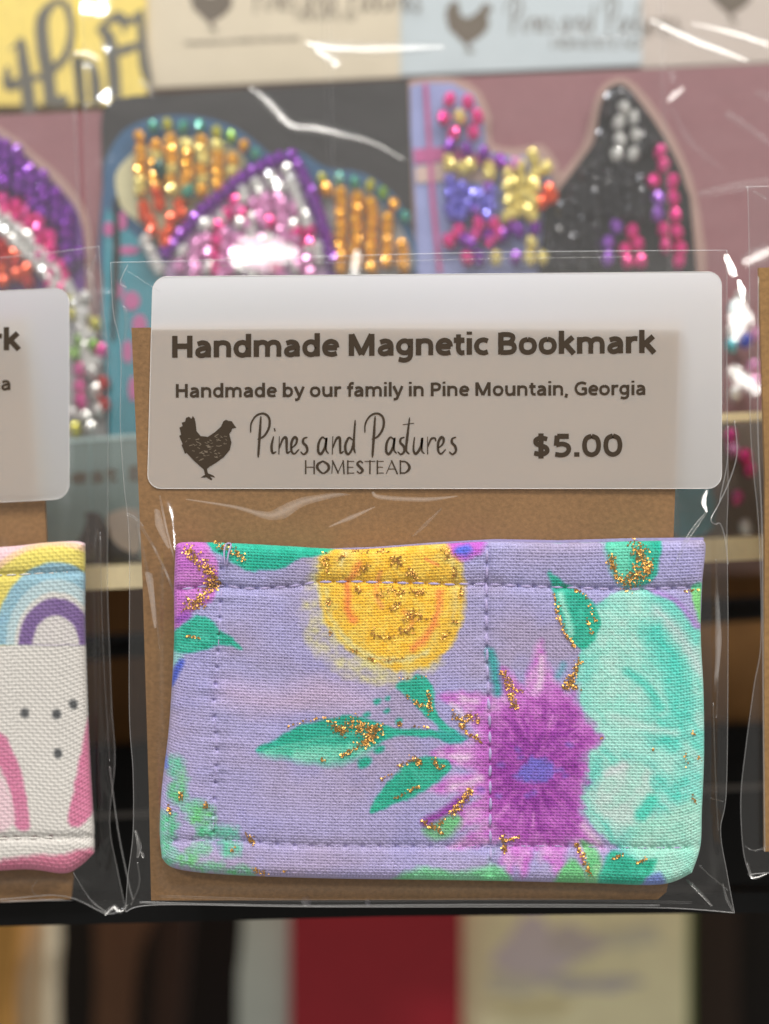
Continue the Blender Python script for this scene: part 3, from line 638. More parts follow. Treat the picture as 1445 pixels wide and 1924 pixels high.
for path, w, cnt in GL:
    q = catmull(path, 8) if len(path) > 2 else np.linspace(path[0], path[1], 12)
    for k in range(int(cnt*1.35)):
        c = q[RNG.integers(len(q))] + RNG.normal(0, w*0.30, 2)
        y0 = surf_y(*c) - 0.00017 - RNG.random()*0.00004
        ctr = P(c[0], c[1], y0); r = RNG.uniform(1.2, 2.6)*S
        nrm = Vector((RNG.normal(0, .32), -1, RNG.normal(0.28, .32))).normalized()
        t1 = nrm.cross(Vector((RNG.normal(), 0, RNG.normal()+.01))).normalized(); t2 = nrm.cross(t1)
        b = len(V); m_ = 5
        for j in range(m_):
            a = 2*math.pi*j/m_; rr = r*RNG.uniform(.7, 1.1)
            V.append(ctr + t1*math.cos(a)*rr + t2*math.sin(a)*rr)
        F.append(tuple(range(b, b+m_)))
gl = mesh_obj('gold_glitter', V, F, M['gold'], floral); gl['kind'] = 'stuff'

# ---- white rainbow bookmark in the neighbouring bag
LY = 0.0035                     # the neighbouring bag hangs a little farther back
NU2, NV2 = 145, 88
NS2, NT2 = NU2*3+1, NV2*3+1
rb_XY = coons([(-840, 1075), (-600, 1062), (-300, 1046), (0, 1028), (80, 1020), (140, 1017), (158, 1022)],
              [(-835, 1690), (-500, 1668), (-200, 1650), (0, 1636), (60, 1634), (120, 1641), (150, 1628), (176, 1604)],
              [(-840, 1075), (-845, 1300), (-845, 1500), (-835, 1690)],
              [(158, 1022), (159, 1080), (158, 1150), (163, 1300), (169, 1450), (176, 1560), (176, 1604)], NS2, NT2)
X2, Y2 = rb_XY[..., 0], rb_XY[..., 1]
s2, t2 = np.meshgrid(np.linspace(0, 1, NS2), np.linspace(0, 1, NT2))
ed = np.minimum(np.minimum(s2*1000, (1-s2)*1000), np.minimum(t2*620, (1-t2)*620)); q = np.clip(ed/34, 0, 1)
H2 = 0.4+1.4*np.sqrt(np.clip(1-(1-q)**2, 0, 1)) + 0.4*fbm(X2/150+5, Y2/150, 47)
H2 = H2 - 0.35*np.exp(-((Y2-1077+0.04*(X2-100))/8)**2) - 0.35*np.exp(-((Y2-1574)/8)**2)
H2 = H2 + 0.26*(weave(s2, t2, NU2, NV2)-0.5)
p2 = Print(X2, Y2, (212, 208, 202))
for cx0 in (105, -215, -535):
    for rx, ry, c in ((210, 235, (226, 190, 198)), (176, 196, (226, 192, 150)), (164, 186, (222, 208, 104)), (116, 156, (140, 182, 206)), (94, 124, (186, 206, 210)), (78, 100, (212, 208, 202)), (70, 88, (118, 92, 146)), (44, 56, (212, 208, 202))):
        a = np.linspace(0, math.pi, 24); pts = [(cx0-rx*math.cos(k), 1212-ry*math.sin(k)) for k in a]
        p2.poly(pts, c, soft=2.5, amp=2, smooth=False, seed=4)
    for cx, cy_ in ((47, 1340), (106, 1342), (138, 1323), (109, 1415)): p2.ell(cx+cx0-105, cy_, 8, 9, (76, 78, 80), soft=2.5, amp=2)
    d = cx0-105
    p2.poly([(d-20, 1372), (d+5, 1380), (d+25, 1412), (d+42, 1460), (d+56, 1552), (d+28, 1552), (d+18, 1480), (d-20, 1410)], (206, 122, 156), soft=3, amp=3)
    p2.poly([(d-40, 1440), (d+10, 1470), (d+24, 1552), (d-40, 1552)], (226, 196, 204), soft=4)
    p2.poly([(d+166, 1350), (d+180, 1370), (d+180, 1500), (d+160, 1545), (d+128, 1546), (d+146, 1450)], (206, 118, 152), soft=3, amp=3)
    for k in (8, 32, 65, 95): p2.ell(d+k, 1573, 4, 3, (130, 110, 110), soft=2)
p2.poly([(-900, 1668), (-300, 1648), (0, 1617), (60, 1606), (110, 1608), (180, 1598), (190, 1700), (-900, 1760)], (208, 118, 146), soft=4, amp=5)
rb = thing('fabric_bookmark', 'white cotton bookmark printed with pastel rainbow arches and small grey dots', 'bookmark', P(-330, 1660, LY))
rby = LY-0.0006
grid_obj('front_panel', rb_XY, rby-H2*0.001, M['fabric'], rb, lin(np.clip(p2.C, 0, 255))*(0.95+.1*RNG.random(X2.shape))[..., None], skirt=rby)
_f = lambda a, b: rby-0.0017
stitch_obj('stitching', seam_points([(-830, 1116), (-300, 1094), (0, 1081), (157, 1073)], 26), _f, M['thread_white'], rb)
stitch_obj('stitching', seam_points([(-830, 1622), (-300, 1597), (0, 1576), (170, 1572)], 30), _f, M['thread_white'], rb)

# ------------------------------------------------------------------ lettering
def _closed(*p): return list(p)
GLYPH = {
 'H': (86, [[(15, 0), (15, 100)], [(70, 0), (70, 100)], [(15, 52), (70, 52)]]),
 'a': (68, [[(13, 61), (30, 67), (46, 62), (53, 46), (53, 20), (53, 0)], [(53, 43), (30, 40), (15, 31), (14, 16), (25, 8), (42, 13), (53, 27)]]),
 'n': (74, [[(14, 0), (14, 76)], [(14, 48), (22, 62), (38, 67), (54, 61), (59, 44), (59, 20), (59, 0)]]),
 'd': (73, [[(58, 0), (58, 106)], [(58, 38), (50, 60), (34, 67), (18, 58), (12, 38), (18, 17), (34, 8), (50, 15), (58, 38)]]),
 'm': (112, [[(14, 0), (14, 76)], [(14, 48), (22, 62), (36, 67), (50, 61), (55, 44), (55, 20), (55, 0)], [(55, 48), (64, 62), (78, 67), (92, 61), (97, 44), (97, 20), (97, 0)]]),
 'e': (66, [[(12, 39), (58, 39)], [(58, 38), (53, 59), (35, 68), (18, 58), (12, 38), (18, 16), (38, 8), (57, 13)]]),
 'M': (108, [[(15, 0), (15, 100)], [(16, 98), (52, 6)], [(52, 6), (89, 98)], [(90, 0), (90, 100)]]),
 'g': (72, [[(57, 76), (57, 40), (56, 0), (49, -16), (33, -22), (13, -17)], [(57, 39), (49, 61), (33, 67), (18, 58), (12, 40), (18, 20), (33, 12), (49, 18), (57, 39)]]),
 't': (46, [[(21, 94), (21, 60), (21, 26), (28, 11), (43, 10)], [(4, 67), (43, 67)]]),
 'i': (29, [[(15, 0), (15, 76)], [(15, 92), (15, 106)]]),
 'c': (57, [[(54, 62), (38, 68), (20, 60), (12, 38), (20, 16), (38, 8), (54, 13)]]),
 'B': (78, [[(15, 0), (15, 100)], [(15, 91), (42, 91), (57, 84), (59, 71), (52, 58), (38, 53), (15, 53)], [(38, 53), (58, 47), (65, 30), (58, 14), (40, 9), (15, 9)]]),
 'o': (73, [[(36, 68), (54, 60), (61, 38), (54, 16), (36, 8), (18, 16), (12, 38), (18, 60), (36, 68)]]),
 'k': (67, [[(14, 0), (14, 106)], [(16, 33), (56, 76)], [(29, 44), (60, 0)]]),
 'r': (49, [[(14, 0), (14, 76)], [(14, 46), (22, 61), (34, 67), (47, 66)]]),
 'b': (73, [[(14, 0), (14, 106)], [(14, 38), (22, 60), (38, 67), (54, 58), (60, 38), (54, 17), (38, 8), (22, 15), (14, 38)]]),
 'y': (63, [[(7, 76), (33, 6)], [(59, 76), (34, 4), (25, -17), (7, -21)]]),
 'u': (74, [[(14, 76), (14, 50), (15, 28), (21, 13), (36, 8), (52, 15), (60, 30)], [(60, 76), (60, 0)]]),
 'f': (42, [[(20, 0), (20, 50), (20, 80), (28, 97), (45, 98)], [(4, 67), (41, 67)]]),
 'l': (29, [[(15, 0), (15, 106)]]), 'P': (72, [[(15, 0), (15, 100)], [(15, 91), (42, 91), (58, 82), (60, 68), (54, 52), (40, 46), (15, 46)]]),
 ',': (28, [[(15, 12), (9, -16)]]), 'G': (84, [[(74, 84), (60, 91), (44, 92), (22, 80), (12, 50), (22, 20), (46, 8), (72, 14)], [(72, 8), (72, 50)], [(78, 49), (48, 49)]]),
 '$': (72, [[(57, 80), (36, 86), (19, 77), (20, 61), (36, 51), (53, 42), (56, 24), (40, 13), (13, 18)], [(36, 106), (36, -6)]]),
 '5': (70, [[(58, 92), (19, 92)], [(19, 95), (16, 50)], [(15, 53), (34, 58), (53, 50), (58, 32), (50, 15), (34, 8), (12, 12)]]),
 '.': (29, [[(15, 0), (15, 20)]]), '0': (72, [[(36, 92), (54, 80), (60, 50), (54, 20), (36, 8), (18, 20), (12, 50), (18, 80), (36, 92)]]),
 's': (56, [[(48, 62), (30, 68), (15, 58), (22, 44), (42, 33), (48, 19), (34, 8), (10, 12)]]), 'E': (66, [[(15, 0), (15, 100)], [(15, 91), (58, 91)], [(15, 52), (54, 52)], [(15, 9), (58, 9)]]), ' ': (30, [])}
def lettering(body, x0, x1, base0, base1, cap, y, mat, parent, weight=19):
    """bold sans lettering drawn with strokes; x0..x1 extent in photo px, baseline at both ends, cap height in px"""
    tot = sum(GLYPH[c][0] for c in body) - 20; kx = (x1-x0)/tot; ky = cap/100.0; x = -8.0; st = []
    for c in body:
        adv, strokes = GLYPH[c]
        for p in strokes:
            q = []
            for a, b in p:
                X_ = x0+(x+a)*kx; q.append((X_, base0+(X_-x0)/(x1-x0)*(base1-base0)-b*ky))
            st.append((q, weight*(kx+ky)/2*(0.9 if len(p) > 3 else 1.0)))
        x += adv
    V, F = ribbon_verts(st, y, square=True)
    return mesh_obj('lettering', V, F, mat, parent)

# hand-drawn script line, coordinates in a 2.19x enlargement whose origin is (240, 480)
def shift(st, dx, dy=0): return [([(a+dx, b+dy) for a, b in p], w) for p, w in st]
SW = [5, 10, 11, 9, 5]
L_P = [([(548, 664), (543, 740), (537, 828)], [7, 11, 9]), ([(506, 728), (508, 692), (528, 660), (558, 650), (581, 668), (582, 706), (562, 742), (536, 756)], [5, 7, 8, 9, 10, 9, 6])]
L_i = [([(20, 745), (12, 785), (16, 812), (30, 808)], SW), ([(24, 714), (26, 720)], 10)]
L_n = [([(8, 746), (6, 816)], [6, 10, 8]), ([(7, 795), (22, 756), (36, 750), (38, 785), (40, 812), (52, 806)], SW)]
L_e = [([(6, 792), (24, 776), (28, 755), (18, 748), (6, 770), (6, 804), (18, 816), (36, 798)], SW)]
L_s = [([(28, 748), (14, 754), (12, 770), (26, 786), (28, 806), (14, 818), (2, 808)], SW)]
L_a = [([(36, 756), (22, 748), (8, 772), (6, 806), (18, 816), (34, 788), (40, 750), (38, 798), (48, 814)], SW)]
L_d = [([(34, 758), (20, 750), (6, 778), (8, 808), (20, 816), (36, 782), (46, 678)], SW), ([(46, 680), (40, 780), (46, 812)], [7, 10, 6])]
L_t = [([(26, 668), (16, 750), (12, 800), (24, 816)], [6, 11, 9, 5]), ([(0, 696), (42, 690)], 6)]
L_u = [([(6, 748), (2, 798), (12, 816), (32, 788), (38, 750), (36, 800), (46, 814)], SW)]
L_r = [([(6, 748), (6, 816)], [6, 10, 8]), ([(6, 790), (20, 756), (36, 752), (40, 764)], [5, 9, 8, 5])]
SCRIPT = (L_P + shift(L_i, 580) + shift(L_n, 616) + shift(L_e, 668) + shift(L_s, 710)
          + shift(L_a, 778) + shift(L_n, 836) + shift(L_d, 890)
          + shift(L_P, 470) + shift(L_a, 1058) + shift(L_s, 1110) + shift(L_t, 1134) + shift(L_u, 1174) + shift(L_r, 1228) + shift(L_e, 1272) + shift(L_s, 1322))
def HOME(x0, x1, top, bot):
    h = bot-top; out = []
    def put(x, w, st):
        for p, ww in st: out.append(([(x+a*w, top+b*h) for a, b in p], ww))
    T, N = (11, 6) if h > 30 else (3.4, 1.6)
    G = {'H': [([(0.1, 0), (0.1, 1)], T), ([(0.9, 0), (0.9, 1)], T), ([(0.1, .5), (.9, .5)], N)],
         'O': [([(.5, 0), (.12, .25), (.08, .6), (.5, 1), (.92, .7), (.9, .3), (.5, 0)], [N, T, T, N, T, T, N])],
         'M': [([(.08, 1), (.14, 0)], N), ([(.14, 0), (.5, .95)], T), ([(.5, .95), (.86, 0)], N), ([(.86, 0), (.92, 1)], T)],
         'E': [([(.15, 0), (.15, 1)], T), ([(.15, .02), (.85, .02)], N), ([(.15, .5), (.75, .5)], N), ([(.15, .98), (.85, .98)], N)],
         'S': [([(.85, .15), (.5, 0), (.15, .22), (.5, .5), (.85, .76), (.5, 1), (.12, .85)], [N, N, T, T, T, N, N])],
         'T': [([(0, .02), (1, .02)], N), ([(.5, 0), (.5, 1)], T)],
         'A': [([(.05, 1), (.5, 0)], N), ([(.5, 0), (.95, 1)], T), ([(.25, .65), (.75, .65)], N)],
         'D': [([(.12, 0), (.12, 1)], T), ([(.12, .02), (.6, .06), (.92, .4), (.88, .7), (.55, .96), (.12, .98)], [N, N, T, T, N, N])]}
    W = dict(H=48, O=58, M=66, E=38, S=34, T=44, A=54, D=50)
    tot = sum(W[c] for c in 'HOMESTEAD') + 8*6; k = (x1-x0)/tot; x = x0
    for c in 'HOMESTEAD': put(x, W[c]*k, G[c]); x += (W[c]+6)*k
    return out
HEN = [(240, 668), (252, 663), (262, 672), (268, 660), (276, 672), (280, 692), (283, 722), (300, 743), (330, 746), (360, 726), (384, 704), (394, 682), (404, 676), (414, 680), (428, 682), (436, 694), (447, 709), (430, 712), (426, 724), (418, 734), (427, 770), (420, 800), (395, 830), (362, 854), (338, 868), (326, 878), (330, 896), (352, 905), (360, 914), (338, 909), (348, 920), (344, 925), (324, 912), (300, 914), (318, 902), (313, 880), (296, 866), (270, 842), (242, 812), (236, 816), (222, 780), (226, 776), (212, 742), (220, 738), (213, 708), (226, 702), (222, 688), (236, 684)]
HEN_FLECKS = []
for k in range(70):
    a, b = RNG.uniform(225, 410), RNG.uniform(740, 850)
    HEN_FLECKS.append(([(a, b), (a+RNG.uniform(4, 11), b+RNG.uniform(-5, 5))], RNG.uniform(3, 6)))
HEN_FLECKS = [f for f in HEN_FLECKS if sdf_poly(np.array([f[0][0][0]]), np.array([f[0][0][1]]), np.array(HEN))[0] < -12]
M['fleck'] = solid('ink_fleck', (118, 106, 92), 0.8, spec=0.1)
SC = 1/2.19
def logo(y, parent, off, scale, ink, fleck=None, name_line=True, homestead=True):
    m_ = lambda pts: [(off[0]+a*scale, off[1]+b*scale) for a, b in pts]
    plate('hen_emblem', m_(HEN), y, 0.000015, ink, parent)
    if fleck: 
        V, F = ribbon_verts([(m_(p), w*scale) for p, w in HEN_FLECKS], y-0.00001); mesh_obj('feather_marks', V, F, fleck, parent)
    if name_line: ribbons('lettering', [(m_(p), [q*scale for q in w] if not np.isscalar(w) else w*scale) for p, w in SCRIPT], y, ink, parent)
    if homestead: ribbons('lettering', [(m_(p), [q*scale for q in w] if not np.isscalar(w) else w*scale) for p, w in HOME(728, 1162, 846, 896)], y, ink, parent)

def sheet(name, pts, y, mat, parent):
    """a single thin sheet (sticker, film) from an outline"""
    tri = tessellate_polygon([[Vector((p[0], -p[1], 0)) for p in pts]])
    o = mesh_obj(name, [P(p[0], p[1], y) for p in pts], tri, mat, parent)
    bm = bmesh.new(); bm.from_mesh(o.data); bmesh.ops.recalc_face_normals(bm, faces=bm.faces)
    if bm.faces[:] and sum(f.normal.y for f in bm.faces) > 0: bmesh.ops.reverse_faces(bm, faces=bm.faces)
    bm.to_mesh(o.data); bm.free(); return o

def sm(a, b, x): 
    t = np.clip((x-a)/(b-a), 0, 1); return t*t*(3-2*t)

# ------------------------------------------------------------------ clear bags
def make_bag(name, label, group, top, bot, lef, rig, box_, y0, yback, thick, seed, nx=90, ny=110, mat='film'):
    """box_ = bookmark extent in px that the film bulges over"""
    x0, y0p, x1, y1p = box_
    xc = (lef[len(lef)//2][0]+rig[len(rig)//2][0])/2
    b = thing(name, label, 'bag', P(xc, bot[0][1], yback), group)
    XY = coons(top, bot, lef, rig, nx, ny)
    def depth(X, Y):
        X = np.asarray(X, float); Y = np.asarray(Y, float)
        Yw = Y + 26*(fbm(X/85, X*0+seed, seed+9)-.5)
        lin_ = np.clip((Yw-(y0p-104))/124, 0, 1)
        B = sm(x0-42, x0-2, X)*(1-sm(x1+2, x1+38, X))*(0.25*sm(y0p-104, y0p+20, Yw)+0.75*lin_)*(1-sm(y1p+4, y1p+48, Y))
        w = (fbm(X/38, Y/70, seed)-.5)*0.35*(1-B)*sm(y0p-110, y0p, Y) + (fbm(X/90, Y/90, seed+3)-.5)*0.25*B
        return y0 - (thick*B + w*0.8)*0.001
    Dp = depth(XY[..., 0], XY[..., 1])
    grid_obj('front_film', XY, Dp, M[mat], b)
    grid_obj('back_film', XY, np.full(XY.shape[:2], yback), M['film_back'], b)
    dl = lambda p, q: float(depth(p, q)) - 0.00003
    for nm, path, r in (('top_edge', top, 0.00005), ('side_seam', lef, 0.00006), ('side_seam', rig, 0.00006), ('bottom_fold', bot, 0.00008)):
        tube(nm, pxline(path, dl, 10), r, M['film_edge'], b, 6)
    return b, dl

def crease(bag, dl, pts, rpx, kind='film_crease', name='crease', lift=0.0, flat=0.5):
    q = catmull(pts, 8) if len(pts) > 2 else np.linspace(pts[0], pts[1], 6)
    line = [P(a, b, dl(a, b)-lift) for a, b in q]
    r = rpx*S if np.isscalar(rpx) else [k*S for k in rpx]
    return tube(name, line, r, M[kind], bag, 10, flat)

def glint(bag, y, pts, w, lamp=0, mat='film_fold', bend=0.13, name='crease'):
    """a tilted facet of crumpled film along a path, turned so that it catches a ceiling lamp"""
    q = catmull(pts, 6) if len(pts) > 2 else np.linspace(pts[0], pts[1], 7)
    n = len(q); ww = np.interp(np.linspace(0, 1, n), np.linspace(0, 1, len(w)), w)
    if max(w) > 30: bend = 0.045
    L = Vector(LAMPS[lamp]); C = Vector((0, -D, 0)); hs = []; ys = [0.0]
    pts3 = [P(a, b, y) for a, b in q]
    for p in pts3: hs.append(((C-p).normalized()+(L-p).normalized()).normalized())
    for i in range(1, n):
        d = pts3[i]-pts3[i-1]; h = hs[i]; ys.append(ys[-1]-(d.x*h.x+d.z*h.z)/h.y)
    ys = np.array(ys); ys -= ys.mean(); ys = y+np.clip(ys, -0.0035, 0.0035)
    pts3 = [P(q[i][0], q[i][1], ys[i]) for i in range(n)]
    V, F = [], []; m = 7
    for i in range(n):
        t = (pts3[min(i+1, n-1)]-pts3[max(i-1, 0)]).normalized(); s_ = t.cross(hs[i]).normalized()
        hw = ww[i]*S*(D+y)/D
        for u in np.linspace(-1, 1, m): V.append(pts3[i]+s_*hw*(u+RNG.normal(0, .02))-hs[i]*(hw*bend*u*u*(1+RNG.normal(0, .15))))
    for i in range(n-1):
        for k in range(m-1): F.append((i*m+k, i*m+k+1, (i+1)*m+k+1, (i+1)*m+k))
    return mesh_obj(name, V, F, M[mat], bag, smooth=True)

# main package
bag, dl = make_bag('clear_bag', 'clear cellophane bag holding the floral bookmark, with a five dollar label', 'bags hanging in the front row',
    [(208, 493), (400, 489), (700, 479), (1000, 473), (1366, 470)],
    [(236, 1713), (300, 1700), (600, 1704), (1000, 1704), (1250, 1706), (1380, 1715)],
    [(208, 493), (213, 586), (227, 660), (226, 793), (233, 909), (243, 1025), (243, 1330), (250, 1450), (250, 1565), (240, 1650), (236, 1713)],
    [(1366, 470), (1366, 700), (1368, 920), (1366, 1000), (1368, 1200), (1365, 1480), (1354, 1560), (1366, 1640), (1380, 1715)],
    (325, 1030, 1322, 1645), -0.00026, 0.0011, 2.7, 80)
LBY = -0.00030
label_pts = [(p[0] + (0 if p[0] > 700 else -10*(p[1]-520)/400.0), p[1] - 0.009*(p[0]-285)*(1 if p[1] < 700 else 0)) for p in rrect(287, 520, 1356, 918, 26)]
lab = sheet('label', label_pts, LBY, M['label'], bag); lab['label'] = 'frosted translucent rounded label with brown printing'
lv = catmull([(label_pts[i][0], label_pts[i][1]) for i in range(0, len(label_pts))], 2, True)
tube('label_rim', [P(a, b, LBY) for a, b in np.r_[label_pts, [label_pts[0]]]], 0.000032, M['lit_label_edge'], lab, 5)
INKY = LBY-0.00004
lettering('Handmade Magnetic Bookmark', 325, 1227, 672, 663, 41, INKY, M['ink'], lab, weight=22)
lettering('Handmade by our family in Pine Mountain, Georgia', 331, 1211, 747, 742, 25.5, INKY, M['ink'], lab, weight=19)
lettering('$5.00', 1001, 1165, 859, 857, 42, INKY, M['ink'], lab, weight=20)
logo(INKY, lab, (240, 480), SC, M['ink'], M['fleck'])

card = plate('backing_card', [(247, 616), (700, 608), (1277, 604), (1273, 800), (1266, 1000), (1258, 1650), (1252, 1676), (1236, 1690), (284, 1692), (280, 1500), (268, 1100)], -0.00022, 0.0006, M['kraft'], None, yfun=lambda a, b: 0.00032*(a-247)/1030.0+0.00012*(b-604)/1090.0)
tag(card, 'brown kraft card behind the floral lavender bookmark', 'card')

# creases and folds of the film
for pts, r, kd_ in [
    ([(350, 938), (440, 952), (500, 968), (530, 962), (570, 942), (640, 928), (700, 924)], [1, 5, 14, 7, 1], 'soft_glint'), ([(700, 924), (716, 934), (800, 938), (860, 932)], [2, 5, 5, 1], 'soft_glint'),
    ([(618, 990), (660, 972), (705, 952)], [1, 5, 1], 'soft_glint'), ([(292, 930), (300, 985), (318, 1030)], [2, 8, 2], 'soft_glint'), ([(262, 1000), (280, 1080), (292, 1180)], [2, 7, 2], 'soft_glint'), ([(1345, 1080), (1350, 1200), (1344, 1300)], [2, 6, 2], 'soft_glint'), ([(775, 1008), (800, 985), (830, 955)], [1, 4, 1], 'film_crease_soft'),
    ([(262, 985), (290, 1030), (320, 1095), (335, 1150)], [3, 3, 1], 'film_crease_soft'), ([(258, 985), (272, 1050), (290, 1130), (300, 1220)], [3, 3, 1], 'film_crease_soft'), ([(300, 930), (312, 990), (330, 1060)], [2, 3, 1], 'film_crease_soft'),
    ([(236, 965), (252, 972), (270, 989)], [2, 3, 1], 'film_crease'),
    ([(1330, 918), (1322, 938), (1328, 962)], [3, 6, 2], 'film_fold'), ([(1328, 962), (1310, 985), (1290, 1015), (1268, 1062)], [2, 5, 5, 1], 'film_crease'),
    ([(1380, 790), (1385, 850), (1372, 900), (1350, 948), (1336, 975), (1344, 985), (1353, 984), (1362, 1010), (1368, 1060)], 1.3, 'film_edge'), ([(1368, 800), (1366, 870), (1352, 940)], 1.2, 'film_edge'),
    ([(1345, 1050), (1350, 1200), (1346, 1350)], 2, 'film_crease_soft'), ([(1340, 1320), (1346, 1500), (1350, 1560)], 1.5, 'film_crease'),
    ([(1290, 1652), (1310, 1672), (1338, 1702)], [2, 4, 2], 'film_fold'), ([(1314, 1626), (1340, 1650), (1368, 1672)], 1.6, 'film_crease'), ([(1358, 1660), (1366, 1690), (1378, 1712)], [1, 3, 2], 'film_fold'),
    ([(1335, 1500), (1360, 1506)], 1.5, 'film_crease'),
    ([(262, 1695), (400, 1699), (600, 1702), (900, 1700), (1240, 1701)], 2.0, 'film_edge'), ([(300, 1684), (600, 1692), (1000, 1690), (1300, 1696)], 3, 'film_crease_soft'),
    ([(574, 1684), (578, 1702)], [6, 10, 6], 'film_fold'), ([(690, 1688), (692, 1702)], [3, 6, 3], 'film_fold'),
    ([(255, 1560), (262, 1590), (258, 1612)], [2, 5, 2], 'film_fold'), ([(266, 1600), (270, 1612)], [2, 4, 2], 'film_fold'), ([(258, 1620), (262, 1660), (246, 1700)], 2, 'film_crease'),
    ([(1364, 478), (1374, 505), (1382, 520)], [5, 10, 6], 'film_fold'), ([(1388, 525), (1394, 545), (1398, 568)], [4, 8, 2], 'film_fold'),
    ([(1357, 600), (1359, 680), (1358, 760)], [1, 3, 1], 'film_crease'),
    ([(240, 498), (226, 530), (238, 540)], 1.2, 'film_edge'), ([(226, 500), (300, 548)], 0.8, 'film_crease'), ([(232, 575), (238, 600), (234, 640)], [2, 5, 2], 'film_crease'),
   
    ([(400, 500), (800, 489), (1200, 482)], 1.0, 'film_crease')]:
    if kd_ == 'soft_glint': glint(bag, dl(*pts[len(pts)//2])-0.0003, pts, r, 0, 'film_soft_glint', 0.12)
    elif kd_ == 'film_fold': glint(bag, dl(*pts[len(pts)//2])-0.0003, pts, r if not np.isscalar(r) else [r*.5, r, r*.5])
    else: crease(bag, dl, pts, r, kd_)

# left neighbour
lbag, ldl = make_bag('clear_bag', 'clear cellophane bag holding the white rainbow bookmark', 'bags hanging in the front row',
    [(-1000, 560), (-600, 530), (-200, 500), (0, 484), (100, 474), (186, 463)],
    [(-1000, 1760), (-500, 1735), (0, 1690), (120, 1684), (200, 1716), (236, 1706)],
    [(-1000, 560), (-1004, 900), (-1004, 1400), (-1000, 1760)],
    [(186, 463), (192, 560), (203, 680), (203, 900), (202, 1100), (206, 1220), (210, 1330), (216, 1430), (206, 1545), (222, 1640), (236, 1706)],
    (-842, 1030, 172, 1630), LY-0.00020, LY+0.0011, 2.9, 90, 80, 80)
llab_pts = [(a, b) for a, b in rrect(-945, 594, 130, 991, 28, skew=-0.05)]
llab = sheet('label', llab_pts, LY-0.0003, M['label'], lbag); llab['label'] = 'frosted translucent rounded label with brown printing'
tube('label_rim', [P(a, b, LY-0.0003) for a, b in np.r_[llab_pts, [llab_pts[0]]]], 0.000032, M['lit_label_edge'], llab, 5)
iy = LY-0.00034
lettering('Handmade Magnetic Bookmark', -870, 33, 702, 657, 41, iy, M['ink'], llab, weight=22)
lettering('Handmade by our family in Pine Mountain, Georgia', -862, 18, 778, 733, 25.5, iy, M['ink'], llab, weight=19)
tag(plate('backing_card', [(-935, 640), (0, 603), (55, 600), (66, 700), (84, 940), (95, 1200), (120, 1500), (137, 1650), (133, 1690), (-900, 1735)], LY-0.0001, 0.0006, M['kraft'], None, yfun=lambda a, b: 0.0008*max(0, (a+100)/200.0)), 'brown kraft card behind the white rainbow bookmark', 'card')
for pts, r, kd_ in [([(188, 1000), (193, 1200), (200, 1330), (206, 1430)], 1.6, 'film_crease'), ([(206, 1440), (222, 1560), (242, 1660), (250, 1690)], 1.6, 'film_edge'),
                    ([(180, 480), (172, 530), (186, 590), (194, 640)], [2, 9, 7, 2], 'film_crease'), ([(196, 1718), (214, 1704), (226, 1712), (240, 1700)], [3, 5, 5, 2], 'film_fold'),
                    ([(138, 1640), (170, 1690), (200, 1714)], 1.2, 'film_edge'), ([(70, 1655), (60, 1672), (82, 1690), (136, 1692)], 1.2, 'film_crease'), ([(0, 1694), (120, 1690)], 2, 'film_edge')]:
    if kd_ == 'film_fold': glint(lbag, ldl(*pts[len(pts)//2])-0.0003, pts, r if not np.isscalar(r) else [r*.5, r, r*.5])
    else: crease(lbag, ldl, pts, r, kd_)

# right neighbour
RY = 0.0015
rbag, rdl = make_bag('clear_bag', 'clear cellophane bag with a bare kraft card edge beside the floral package', 'bags hanging in the front row',
    [(1405, 352), (1440, 350), (1800, 340), (2560, 320)], [(1412, 1650), (1450, 1640), (1800, 1640), (2560, 1600)],
    [(1405, 352), (1408, 500), (1410, 800), (1426, 1000), (1430, 1200), (1417, 1288), (1402, 1400), (1392, 1500), (1397, 1600), (1412, 1650)],
    [(2560, 320), (2560, 1000), (2560, 1600)], (1520, 960, 2480, 1560), RY-0.0002, RY+0.0012, 2.8, 95, 60, 80)
tag(plate('backing_card', [(1426, 503), (1800, 495), (2440, 480), (2440, 1575), (1437, 1600), (1436, 1200), (1438, 900)], RY-0.0001, 0.0006, M['kraft_far']), 'tan kraft card alone at the edge of a clear bag', 'card')
for pts, r, kd_ in [([(1425, 520), (1424, 800), (1432, 1000), (1434, 1300), (1437, 1600)], 1.5, 'film_edge'), ([(1400, 1590), (1418, 1598), (1445, 1590)], 1.6, 'film_crease'), ([(1404, 1620), (1414, 1648), (1440, 1642)], [2, 4, 2], 'film_fold'), ([(1415, 360), (1440, 372)], 3, 'film_crease')]:
    if kd_ == 'film_fold': glint(rbag, rdl(*pts[len(pts)//2])-0.0003, pts, r if not np.isscalar(r) else [r*.5, r, r*.5])
    else: crease(rbag, rdl, pts, r, kd_)

# ------------------------------------------------------------------ rhinestone stickers on the row behind
SY = 0.0205
def gem_mesh(name, mat, r, h):
    V = []; n = 8
    for ring, (rr, hh) in enumerate(((1.0, 0.0), (0.98, 0.25), (0.55, 0.9))):
        for k in range(n):
            a = 2*math.pi*(k+0.5*(ring == 2))/n; V.append((r*rr*math.cos(a), -h*hh, r*rr*math.sin(a)))
    V.append((0, -h, 0)); F = []
    for ring in (0, 1):
        for k in range(n): F.append((ring*n+k, ring*n+(k+1) % n, (ring+1)*n+(k+1) % n, (ring+1)*n+k))
    for k in range(n): F.append((2*n+k, 2*n+(k+1) % n, 3*n))
    me = bpy.data.meshes.new(name); me.from_pydata(V, [], [tuple(f) for f in F]); me.update(); me.materials.append(mat)
    bm = bmesh.new(); bm.from_mesh(me); bmesh.ops.recalc_face_normals(bm, faces=bm.faces); bm.to_mesh(me); bm.free()
    return me
